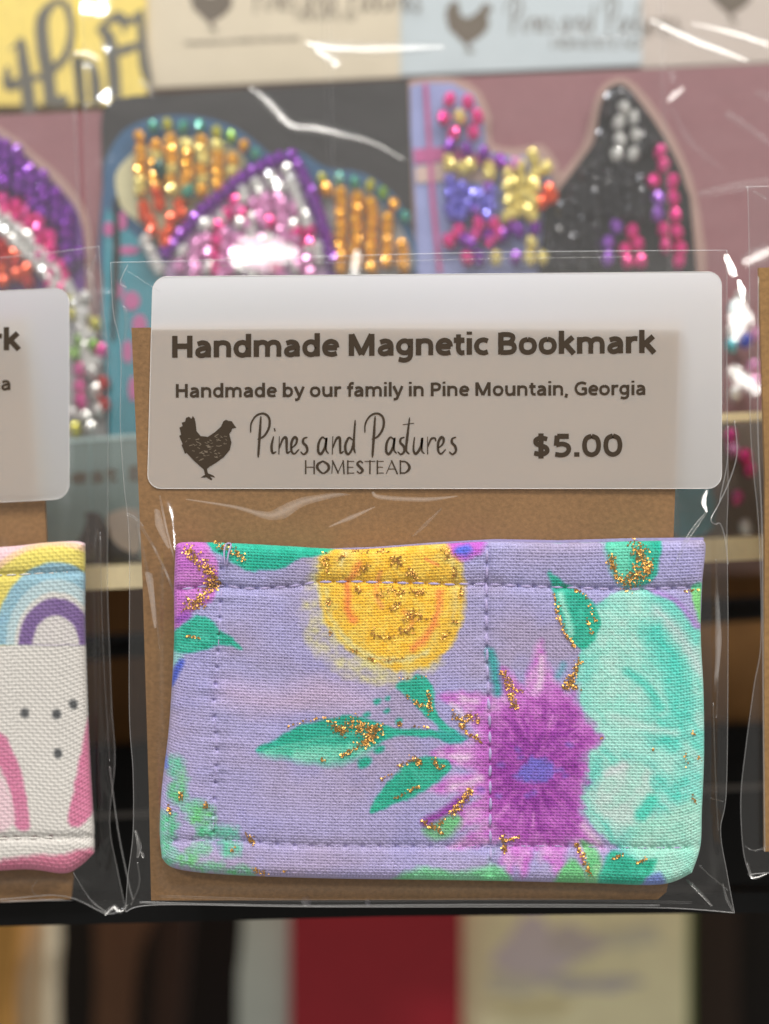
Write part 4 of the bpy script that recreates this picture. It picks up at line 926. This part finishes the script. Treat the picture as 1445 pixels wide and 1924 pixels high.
GEMS = {k: gem_mesh('rhinestone', GM[k], 15.2*S*(D+SY)/D, 0.00095) for k in GM}
def gem(parent, px, py, col, y=None, sc=1.0):
    o = bpy.data.objects.new('rhinestone', GEMS[col]); COL.objects.link(o)
    o.location = P(px, py, (SY-0.0006) if y is None else y)
    o.rotation_euler = (RNG.normal(0.05, .2), RNG.uniform(-.35, .35), RNG.normal(0, .2)); o.scale = (sc*.82, 1, sc*1.08)
    adopt(o, parent)
def gems_in(parent, poly, col, dx, dy, ox=0, oy=0, jit=1.5, stag=True, alt=None):
    p = np.asarray(poly, float); x0, y0 = p.min(0); x1, y1 = p.max(0); k = 0
    for i, gx in enumerate(np.arange(x0+ox, x1, dx)):
        for gy in np.arange(y0+oy+(dy/2 if stag and i % 2 else 0), y1, dy):
            a, b = gx+RNG.normal(0, jit), gy+RNG.normal(0, jit)
            if sdf_poly(np.array([a]), np.array([b]), p)[0] < -2:
                k += 1; gem(parent, a, b, alt if alt and RNG.random() < .3 else col)
def path_gems(parent, pts, cols, step=22):
    for k, (a, b) in enumerate(seam_points(pts, step)): gem(parent, a, b, cols[k % len(cols)])
def spots(parent, lst, col, ox, oy, k, sc=1.0):
    for a, b in lst: gem(parent, ox+a/k, oy+b/k, col, sc=sc)

M['mauve'] = solid('mauve_card', (146, 100, 105), 0.7, noise=0.1, nscale=1500)
M['black_card'] = solid('black_card', (44, 42, 42), 0.6, noise=0.2, nscale=1500)
M['beige'] = solid('beige_halo', (178, 146, 136), 0.7)
M['teal_print'] = solid('teal_print', (60, 140, 156), 0.6, noise=0.15, nscale=300)
M['blue_print'] = solid('blue_print', (52, 92, 128), 0.6)
M['lilac'] = solid('lilac_print', (150, 158, 206), 0.6, noise=0.1, nscale=300)
M['cream'] = solid('cream_print', (206, 200, 160), 0.6)
M['purple_print'] = solid('purple_print', (92, 30, 128), 0.5)
M['pink_print'] = solid('pink_print', (190, 96, 150), 0.6)
M['black_print'] = solid('black_print', (20, 19, 21), 0.4)
M['grey_print'] = solid('grey_print', (158, 158, 158), 0.6)
M['red_print'] = solid('red_print', (150, 40, 50), 0.6)

# butterfly sticker on mauve card
st1 = thing('rhinestone_sticker', 'mauve card with a purple, pink and red rhinestone wing', 'sticker', P(-60, 1060, SY), 'rhinestone stickers on the rod')
plate('card', [(-520, 240), (186, 208), (205, 212), (214, 1050), (-520, 1085)], SY+0.0008, 0.0005, M['mauve'], st1)
plate('halo', [(-300, 60), (0, 240), (60, 285), (118, 335), (158, 392), (172, 460), (176, 600), (190, 820), (-300, 860)], SY+0.0004, 0.0003, M['beige'], st1, 3)
plate('wing', [(-300, 90), (0, 258), (55, 300), (108, 350), (146, 400), (158, 470), (160, 600), (176, 810), (-300, 830)], SY, 0.0003, M['purple_print'], st1, 3)
gems_in(st1, [(-80, 205), (0, 262), (60, 305), (110, 352), (148, 405), (158, 500), (128, 500), (108, 430), (50, 385), (-80, 310)], 'purple', 23, 23)
gems_in(st1, [(-80, 312), (50, 385), (108, 432), (126, 520), (140, 560), (100, 560), (60, 450), (0, 395), (-80, 360)], 'hot', 22, 22, alt='pink')
path_gems(st1, [(-60, 360), (0, 402), (45, 440), (90, 490), (130, 545), (152, 600), (165, 690)], ['white'], 17)
path_gems(st1, [(-60, 385), (0, 425), (35, 462), (80, 505), (112, 560)], ['white'], 17)
gems_in(st1, [(-80, 420), (0, 440), (55, 490), (80, 540), (-80, 545)], 'red', 22, 22, alt='redorange')
for a, b, c in ((135, 560, 'lime'), (140, 590, 'lime'), (160, 560, 'white'), (160, 590, 'white'), (180, 610, 'lime'), (150, 640, 'green'), (175, 650, 'green'), (140, 665, 'green'), (152, 620, 'white'), (170, 630, 'white'), (150, 695, 'pink'), (150, 728, 'pink'), (152, 755, 'pink'), (175, 700, 'white'), (180, 735, 'white'), (182, 680, 'white'), (140, 780, 'white'), (160, 785, 'white'), (185, 770, 'white'), (190, 660, 'pink'), (195, 720, 'red'), (196, 760, 'red'), (142, 808, 'lime'), (170, 806, 'white')): gem(st1, a, b, c)
plate('yellow_print', [(122, 540), (140, 545), (160, 610), (190, 650), (200, 830), (124, 830)], SY-0.0002, 0.0002, M['grey_print'], st1)

# black card sticker with round orange bodies and a pointed purple ear
k7 = 2.89
C7 = lambda pts: [(180+a/k7, 180+b/k7) for a, b in pts]
st2 = thing('rhinestone_sticker', 'black card with round orange rhinestone bodies and a purple pointed ear', 'sticker', P(480, 1050, SY), 'rhinestone stickers on the rod')
plate('card', [(190, 235), (194, 205), (210, 188), (250, 180), (500, 166), (766, 152), (775, 400), (800, 1030), (218, 1055), (200, 700)], SY+0.0005, 0.0005, M['black_card'], st2)
plate('rim_print', C7([(40, 480), (60, 330), (150, 190), (290, 125), (430, 105), (600, 120), (760, 175), (880, 260), (960, 320), (1100, 300), (1250, 390), (1450, 420), (1640, 560), (1730, 780), (1740, 960), (1640, 960), (400, 1000), (40, 1000)]), SY+0.0002, 0.0003, M['blue_print'], st2, 3)
plate('face_print', C7([(110, 420), (180, 330), (240, 290), (420, 235), (560, 230), (700, 260), (820, 360), (700, 480), (560, 600), (440, 720), (380, 830), (270, 720), (150, 620), (115, 540)]), SY, 0.0002, M['cream'], st2, 3)
plate('body_print', C7([(1235, 500), (1330, 490), (1470, 520), (1600, 640), (1690, 780), (1700, 960), (1270, 960)]), SY, 0.0002, M['grey_print'], st2, 3)
plate('wing_print', [(196, 420), (214, 410), (250, 440), (300, 480), (330, 540), (330, 820), (205, 824)], SY-0.0002, 0.0002, M['teal_print'], st2, 2)
for cx, cy_, rx, ry in ((204, 430, 9, 14), (230, 415, 8, 18), (240, 470, 22, 8), (247, 565, 16, 18), (262, 610, 14, 20), (222, 545, 10, 16), (240, 660, 10, 22), (250, 730, 9, 24)):
    plate('pink_dot', [(cx+rx*math.cos(a), cy_+ry*math.sin(a)) for a in np.linspace(0, 2*math.pi, 14, False)], SY-0.0003, 0.0001, M['pink_print'], st2)
plate('dark_line', [(214, 370), (222, 370), (226, 480), (216, 640), (208, 640)], SY-0.0004, 0.0001, M['black_print'], st2)
for k, (a, b) in enumerate([(235, 225), (310, 170), (390, 160), (475, 170), (565, 165), (655, 200), (735, 225), (805, 275), (870, 320), (1230, 455), (1320, 450), (1405, 470), (1490, 490), (1560, 530), (1620, 590), (1680, 660)]): gem(st2, 180+a/k7, 180+b/k7, ['orange', 'teal', 'lime', 'teal', 'teal', 'lime', 'green'][k % 7], sc=.85)
body = C7([(230, 290), (350, 235), (540, 225), (690, 265), (800, 340), (740, 430), (610, 560), (430, 610), (380, 500), (250, 540), (225, 500)])
gems_in(st2, body, 'orange', 29, 18.5, 6, 8, 1.0, True, alt='yellow')
spots(st2, [(330, 520), (345, 590), (260, 610), (265, 650), (300, 690), (305, 725), (410, 680), (455, 600), (460, 640), (400, 735), (375, 765), (385, 805)], 'redorange', 180, 180, k7)
gem(st2, 180+350/k7, 180+405/k7, 'dkteal', SY-0.0010, 1.3); gem(st2, 180+500/k7, 180+520/k7, 'teal', SY-0.0010, 1.1)
gems_in(st2, C7([(1235, 490), (1330, 510), (1440, 520), (1560, 620), (1660, 740), (1720, 960), (1300, 960), (1260, 700)]), 'orange', 29, 20, 4, 4, 1.2)
ear = C7([(390, 860), (450, 770), (570, 635), (700, 525), (830, 425), (925, 375), (1060, 310), (1105, 390), (1185, 570), (1245, 760), (1290, 880), (1290, 1000), (370, 1000)])
plate('ear_print', ear, SY-0.0004, 0.0004, solid('ear_print', (182, 150, 186), .5, noise=.2, nscale=250), st2)
plate('ear_border', C7([(1040, 310), (1075, 300), (1130, 390), (1215, 570), (1270, 740), (1320, 900), (1330, 1000), (1265, 1000), (1235, 860), (1185, 690), (1130, 540), (1080, 440)]), SY-0.0006, 0.0002, M['purple_print'], st2)
path_gems(st2, C7([(370, 860), (450, 770), (570, 635), (700, 525), (830, 425), (925, 375), (1060, 320)]), ['purple'], 20)
path_gems(st2, C7([(1060, 320), (1130, 440), (1200, 600), (1250, 760), (1290, 920)]), ['purple'], 19)
spots(st2, [(800, 520), (805, 560), (870, 480), (890, 525), (945, 440), (960, 475), (585, 700), (1040, 410), (1065, 460), (1080, 510), (1095, 555), (1110, 600), (1130, 650), (1150, 695), (270, 790), (300, 850), (320, 900), (345, 940), (470, 850), (1210, 880), (1205, 830)], 'white', 180, 180, k7)
spots(st2, [(755, 580), (790, 640), (710, 650), (670, 710), (660, 795), (640, 870), (645, 945), (940, 690), (1090, 745), (1160, 740), (1150, 810), (985, 940)], 'hot', 180, 180, k7)
spots(st2, [(825, 710), (915, 600), (880, 660), (990, 560), (1000, 620), (1020, 690), (1020, 770), (560, 800), (540, 870), (545, 945), (800, 790), (750, 860), (740, 940), (900, 790), (960, 830), (870, 930), (1080, 860), (1100, 930)], 'palepink', 180, 180, k7)

gems_in(st2, C7([(480, 830), (640, 660), (760, 560), (900, 520), (1010, 440), (1090, 620), (1180, 850), (1200, 990), (430, 990)]), 'palepink', 27, 27, 10, 10, 2.0, True, alt='white')
# mauve card with castle-like print and black hooded shape
k8 = 2.19
C8 = lambda pts: [(740+a/k8, 120+b/k8) for a, b in pts]
st3 = thing('rhinestone_sticker', 'mauve card with a black hooded shape and a pink and gold rhinestone crown', 'sticker', P(1080, 1020, SY), 'rhinestone stickers on the rod')
plate('card', [(770, 160), (800, 148), (1330, 126), (1640, 112), (1640, 1000), (792, 1035)], SY+0.0011, 0.0005, M['mauve'], st3)
plate('halo', C8([(75, 620), (62, 300), (60, 90), (70, 66), (130, 58), (250, 55), (350, 110), (400, 220), (405, 330), (520, 345), (610, 330), (675, 410), (690, 450), (780, 330), (815, 200), (850, 100), (925, 55), (1000, 90), (1110, 230), (1190, 380), (1240, 520), (1275, 720), (1285, 900), (1290, 1880), (1270, 1900), (120, 1900), (100, 1880)]), SY+0.0007, 0.0003, M['beige'], st3, 2)
plate('castle_print', C8([(68, 90), (130, 78), (240, 80), (330, 130), (370, 230), (380, 360), (500, 385), (590, 365), (640, 430), (660, 540), (660, 1600), (110, 1600), (90, 600), (70, 300)]), SY+0.0003, 0.0003, M['lilac'], st3)
plate('purple_band', C8([(80, 350), (240, 340), (380, 380), (480, 410), (480, 440), (370, 420), (240, 395), (85, 410)]), SY+0.0001, 0.0002, M['pink_print'], st3)
plate('cream_band', C8([(88, 425), (200, 405), (420, 440), (420, 490), (220, 480), (92, 490)]), SY+0.0001, 0.0002, solid('cream_pink', (206, 180, 170), .6), st3)
plate('red_line', C8([(122, 80), (140, 80), (170, 560), (200, 860), (180, 860), (150, 560)]), SY-0.0001, 0.0002, M['pink_print'], st3)
plate('hood_print', C8([(925, 82), (872, 112), (845, 200), (828, 310), (780, 385), (690, 505), (640, 575), (615, 650), (610, 1700), (1240, 1700), (1232, 700), (1200, 500), (1150, 370), (1060, 220), (970, 105)]), SY-0.0001, 0.0004, M['black_print'], st3, 2)
gems_in(st3, C8([(905, 420), (1030, 430), (1040, 640), (880, 640), (830, 860), (630, 860), (640, 640), (720, 520), (800, 420)]), 'black', 21, 22, 6, 6, 1.5)
gems_in(st3, C8([(925, 100), (965, 120), (1060, 260), (1080, 340), (1020, 400), (1000, 180), (900, 160), (870, 400), (800, 400), (850, 300), (870, 130)]), 'black', 19, 20, 4, 4, 1.5)
spots(st3, [(230, 150), (305, 160), (205, 225), (345, 220), (245, 290), (325, 285), (1095, 365), (1110, 420), (1070, 485), (1145, 485), (1150, 555), (1155, 625), (1110, 685), (1165, 695), (1120, 750), (1180, 765), (1170, 815), (980, 690), (1005, 745), (950, 770), (960, 815), (1015, 815), (225, 730), (265, 690), (350, 660), (410, 660), (300, 800)], 'hot', 740, 120, k8)
spots(st3, [(272, 222), (228, 418), (315, 418), (395, 455), (480, 490), (485, 560), (490, 620), (570, 380), (625, 435), (575, 495), (550, 545), (550, 610), (420, 800), (565, 740), (615, 800), (560, 800)], 'yellow', 740, 120, k8)
spots(st3, [(230, 340), (300, 355), (370, 370), (435, 400), (315, 740), (390, 712), (445, 705), (515, 690), (580, 680), (500, 800), (350, 800)], 'purple', 740, 120, k8)
spots(st3, [(232, 485), (245, 525), (245, 570), (240, 620), (290, 520), (300, 590), (350, 545), (345, 595), (400, 530), (395, 595)], 'blue', 740, 120, k8)
gems_in(st3, C8([(215, 470), (430, 505), (440, 640), (225, 650)]), 'blue', 24, 25, 8, 8, 1.5, True, alt='violet')
gems_in(st3, C8([(455, 460), (560, 370), (640, 430), (600, 560), (585, 650), (460, 650)]), 'yellow', 25, 26, 6, 12, 1.5)
gems_in(st3, C8([(210, 700), (600, 640), (600, 700), (215, 760)]), 'pink', 24, 24, 10, 4, 1.5, True, alt='purple')
gems_in(st3, C8([(220, 390), (300, 395), (420, 430), (420, 470), (220, 450)]), 'yellow', 25, 30, 4, 4, 1)
spots(st3, [(945, 180), (990, 225), (925, 245), (1000, 295), (930, 315), (915, 375), (985, 375)], 'white', 740, 120, k8)
spots(st3, [(1085, 555), (1085, 620), (915, 670), (880, 740), (880, 805)], 'violet', 740, 120, k8)
spots(st3, [(640, 520), (610, 570), (650, 550)], 'redorange', 740, 120, k8); gem(st3, 740+500/k8, 120+415/k8, 'palepink')
# lower corner print of the same card, seen past the label
plate('corner_print', [(1262, 905), (1335, 905), (1340, 990), (1300, 1012), (1262, 1000)], SY-0.0002, 0.0002, M['teal_print'], st3, 2)
plate('dark_grey_card', [(1335, 792), (1460, 785), (1480, 1000), (1335, 1008)], SY+0.0002, 0.0002, solid('taupe_print', (112, 102, 92), .7), st3)  # taupe area, the dark grey card's own colour
for a, b, c in ((1372, 820, 'pink'), (1376, 845, 'palepink'), (1400, 858, 'hot'), (1408, 882, 'hot'), (1385, 935, 'pink'), (1380, 580, 'cyan'), (1372, 650, 'cyan'), (1420, 630, 'palepink'), (1400, 640, 'royal'), (1416, 690, 'palepink'), (1380, 700, 'white'), (1400, 715, 'white'), (1420, 720, 'palepink'), (1385, 600, 'white'), (1392, 560, 'white'), (1400, 990, 'white'), (1380, 740, 'white'), (1375, 620, 'white')): gem(st3, a, b, c)  # upper white, cyan and pale pink stones stand in for film glare

# pale teal card with a dark fruit print, standing low behind the gap
tc = tag(plate('teal_card', [(60, 834), (400, 812), (404, 1040), (64, 1066)], SY-0.0022, 0.0006, solid('pale_teal', (132, 152, 150), 0.6, noise=0.06, nscale=200)), 'pale teal card with dark lettering between the kraft cards', 'card')
lettering('Best E', 92, 268, 911, 902, 26, SY-0.00224, M['ink_hazed'], tc, weight=20)
plate('fruit_print', [(155, 1000), (162, 975), (158, 965), (178, 962), (192, 970), (200, 1000), (205, 1050), (150, 1062), (140, 1030)], SY-0.00225, 0.00003, solid('dark_print', (66, 54, 50), .7), tc, 3)
plate('dark_patch', [(200, 970), (262, 960), (262, 1064), (200, 1066)], SY-0.00225, 0.00003, M['black_print'], tc)
plate('white_tab', [(204, 965), (262, 958), (262, 1035), (240, 1036), (215, 1020), (206, 1000)], SY-0.0024, 0.0001, solid('tab_print', (186, 172, 160), .7), tc, 2)
plate('card_edge', [(60, 828), (400, 806), (400, 814), (60, 836)], SY-0.0023, 0.0009, solid('edge_white', (190, 215, 215), .5), tc)

# clear bags over the stickers
BGY = 0.0165
def flat_bag(label, x0t, x0b, x1t, x1b, yt, yb_, seed, group, y=BGY):
    xs = (x0t+x1t)/2
    b = thing('clear_bag', label, 'bag', P(xs, yb_, y), group)
    XY = coons([(x0t, yt), (xs, yt-4), (x1t, yt-8)], [(x0b, yb_), ((x0b+x1b)/2, yb_-10), (x1b, yb_-16)], [(x0t, yt), ((x0t+x0b)/2+2, (yt+yb_)/2), (x0b, yb_)], [(x1t, yt-8), ((x1t+x1b)/2+2, (yt+yb_)/2), (x1b, yb_-16)], 70, 110)
    def depth(X, Y):
        X = np.asarray(X, float); Y = np.asarray(Y, float)
        e = np.clip(np.minimum(X-x0t, x1t-X)/60, 0, 1)
        return y - 0.0007*e*(0.6+0.8*fbm(X/80, Y/80, seed)) - 0.0009*(np.abs(fbm(X/110, Y/70, seed+2)-.5))
    grid_obj('front_film', XY, depth(XY[..., 0], XY[..., 1]), M['film_far'], b)
    d1 = lambda p, q: float(depth(p, q))-0.00003
    for nm, p0, p1 in (('side_seam', (x0t, yt), (x0b, yb_)), ('side_seam', (x1t, yt-8), (x1b, yb_-16))):
        tube(nm, pxline([p0, ((p0[0]+p1[0])/2+2, (p0[1]+p1[1])/2), p1], d1, 10), 0.00008, M['film_edge'], b, 6)
    return b, d1
GB = 'bags over the rhinestone stickers'
b1, d1 = flat_bag('clear bag over the mauve card with the purple wing', -560, -540, 132, 170, -60, 1070, 200, GB)
b2, d2 = flat_bag('clear bag over the black card with orange rhinestones', 150, 180, 606, 640, -40, 1060, 210, GB, BGY+0.0006)
b3, d3 = flat_bag('clear bag over the mauve card with the black hooded shape', 616, 640, 1236, 1275, -30, 1050, 220, GB)
b4, d4 = flat_bag('clear crinkled bag at the edge of the mauve card with the hooded shape', 1244, 1270, 1700, 1700, -30, 1030, 230, GB, BGY+0.0006)
for bg_, dd, pts, r, kd_ in [
    (b2, d2, [(470, 165), (500, 188), (545, 234), (590, 240), (640, 252), (700, 268), (760, 300)], [4, 9, 12, 14, 10, 5, 2], 'film_fold'),
    (b2, d2, [(575, 80), (625, 90), (700, 92), (770, 90), (835, 88)], [6, 17, 16, 13, 4], 'film_fold'), (b2, d2, [(592, 92), (622, 112), (632, 126)], [10, 14, 4], 'film_fold'),
    (b2, d2, [(436, 496), (470, 482), (510, 474), (560, 474)], [14, 46, 44, 10], 'film_fold'), (b2, d2, [(672, 470), (668, 500), (666, 520)], [6, 9, 6], 'film_fold'),
    (b2, d2, [(140, 100), (165, 100), (186, 112)], [5, 11, 3], 'film_fold'), (b2, d2, [(262, 152), (290, 176)], 6, 'film_crease'),
    (b3, d3, [(1030, 66), (1090, 62), (1130, 72), (1190, 62)], [2, 4, 2], 'film_crease'),
    (b4, d4, [(1222, 38), (1285, 68), (1345, 92), (1405, 114)], [8, 13, 11, 3], 'film_fold'), (b4, d4, [(1300, 44), (1370, 60), (1445, 84)], [3, 9, 10], 'film_fold'),
    (b4, d4, [(1256, 190), (1268, 178), (1284, 166)], [6, 10, 6], 'film_fold'), (b4, d4, [(1262, 138), (1266, 150)], [5, 9, 5], 'film_crease'),
    (b4, d4, [(1366, 214), (1400, 236), (1445, 268)], [7, 6, 4], 'film_crease'), (b4, d4, [(1310, 366), (1380, 352), (1445, 340)], [5, 8, 6], 'film_crease'),
    (b4, d4, [(1260, 200), (1300, 270), (1360, 320)], [2, 6, 2], 'film_crease_soft'), (b4, d4, [(1420, 175), (1445, 180)], 5, 'film_crease'),
    (b4, d4, [(1385, 560), (1392, 600), (1380, 640)], [8, 26, 10], 'film_fold'), (b4, d4, [(1370, 690), (1400, 715), (1425, 740)], [10, 27, 12], 'film_fold'), (b4, d4, [(1398, 495), (1450, 468)], [12, 25, 14], 'film_fold'),
    (b1, d1, [(160, 500), (178, 560), (190, 620)], [4, 8, 4], 'film_crease'), (b1, d1, [(140, 210), (146, 330), (150, 460)], 3, 'film_crease_soft')]:
    if kd_ == 'film_fold': glint(bg_, dd(*pts[len(pts)//2])-0.0004, pts, r if not np.isscalar(r) else [r*.5, r, r*.5])
    else: crease(bg_, dd, pts, r, kd_)

# ------------------------------------------------------------------ top row, farthest back
TY = 0.0285
yel = thing('fabric_bookmark', 'yellow cotton bookmark printed with thick grey blackletter writing', 'bookmark', P(60, 215, TY))
plate('front_panel', rrect(-520, -200, 274, 204, 14, skew=-0.012), TY-0.001, 0.0025, solid('yellow_cotton', (232, 208, 110), 0.85, noise=0.12, nscale=900, bump=.3), yel)
z = 4.817
Z = lambda pts: [(a/z, b/z+2) for a, b in pts]
ribbons('lettering', [(Z(p), [q*1.35/z for q in w] if not np.isscalar(w) else w*1.35/z) for p, w in [
    ([(190, 360), (215, 560), (250, 800), (270, 1010)], [60, 85, 95, 95]), ([(90, 440), (190, 370)], [20, 70]), ([(70, 600), (80, 760), (220, 720), (380, 680)], [30, 80, 60, 40]),
    ([(530, -10), (440, 60), (380, 180), (390, 420), (430, 640), (460, 900)], [40, 60, 90, 95, 95, 90]), ([(530, -10), (610, 60), (650, 250), (610, 470), (500, 600), (380, 700)], [40, 50, 50, 60, 60, 50]), ([(420, 900), (560, 900), (600, 860)], [60, 80, 30]),
    ([(700, 520), (720, 700), (740, 930)], [80, 70, 70]), ([(700, 540), (820, 560), (860, 700), (870, 900)], [20, 50, 80, 80]),
    ([(890, 260), (980, 320), (1020, 560), (1040, 840)], [30, 90, 90, 90]), ([(900, 250), (1060, 140), (1160, 190), (1290, 90)], [30, 70, 60, 30]), ([(1000, 480), (1130, 440), (1250, 400)], [50, 70, 50]), ([(1270, 120), (1290, 420), (1310, 600), (1350, 740)], [50, 60, 70, 40]), ([(1080, 190), (1130, 290)], [40, 30]), ([(1000, 850), (1080, 860)], 60)]],
    TY-0.00106, solid('charcoal_print', (96, 94, 86), .8), yel)
TR = 'labelled packages in the top row'
for lab_, x0, x1, yt, yb_, c, cat_c in (('cream printed label above the black rhinestone card', 268, 752, -190, 166, (204, 192, 168), 0), ('pale blue printed label above the mauve card with the crown', 748, 1206, -200, 142, (184, 195, 200), 1), ('greyish cream printed label above the crinkled clear bag', 1203, 1800, -210, 128, (190, 178, 168), 2)):  # middle label's blue is partly bluish film reflection put into its paper colour
    o = tag(plate('printed_label', [(x0, yt), (x1, yt-14), (x1, yb_-0.045*(x1-x0)), (x0, yb_)], TY+0.0004*cat_c-0.0004, 0.0006, solid('label_paper_%d' % cat_c, c, .7, noise=.05, nscale=120)), lab_, 'label', TR)
    y_ = TY+0.0004*cat_c-0.0004-0.00004
    if cat_c == 0:
        logo(y_, o, (275, -290), 0.38, M['ink_hazed'], homestead=False)
        ribbons('lettering', HOME(556, 668, 22, 38), y_, M['ink_hazed'], o); lettering('Handmade by our family in Pine Mountain', 348, 562, 86, 76, 10, y_, M['ink_hazed'], o)
    elif cat_c == 1: logo(y_, o, (755, -254), 0.385, M['ink_hazed'])
    else: logo(y_, o, (1250, -310), 0.385, M['ink_hazed'])
# pink-brown board behind the whole top row
tag(plate('display_board', [(-900, -200), (2300, -280), (2300, 1060), (-900, 1120)], 0.040, 0.004, solid('taupe_board', (120, 96, 86), .8)), 'taupe display board behind the top row of packages', 'board')
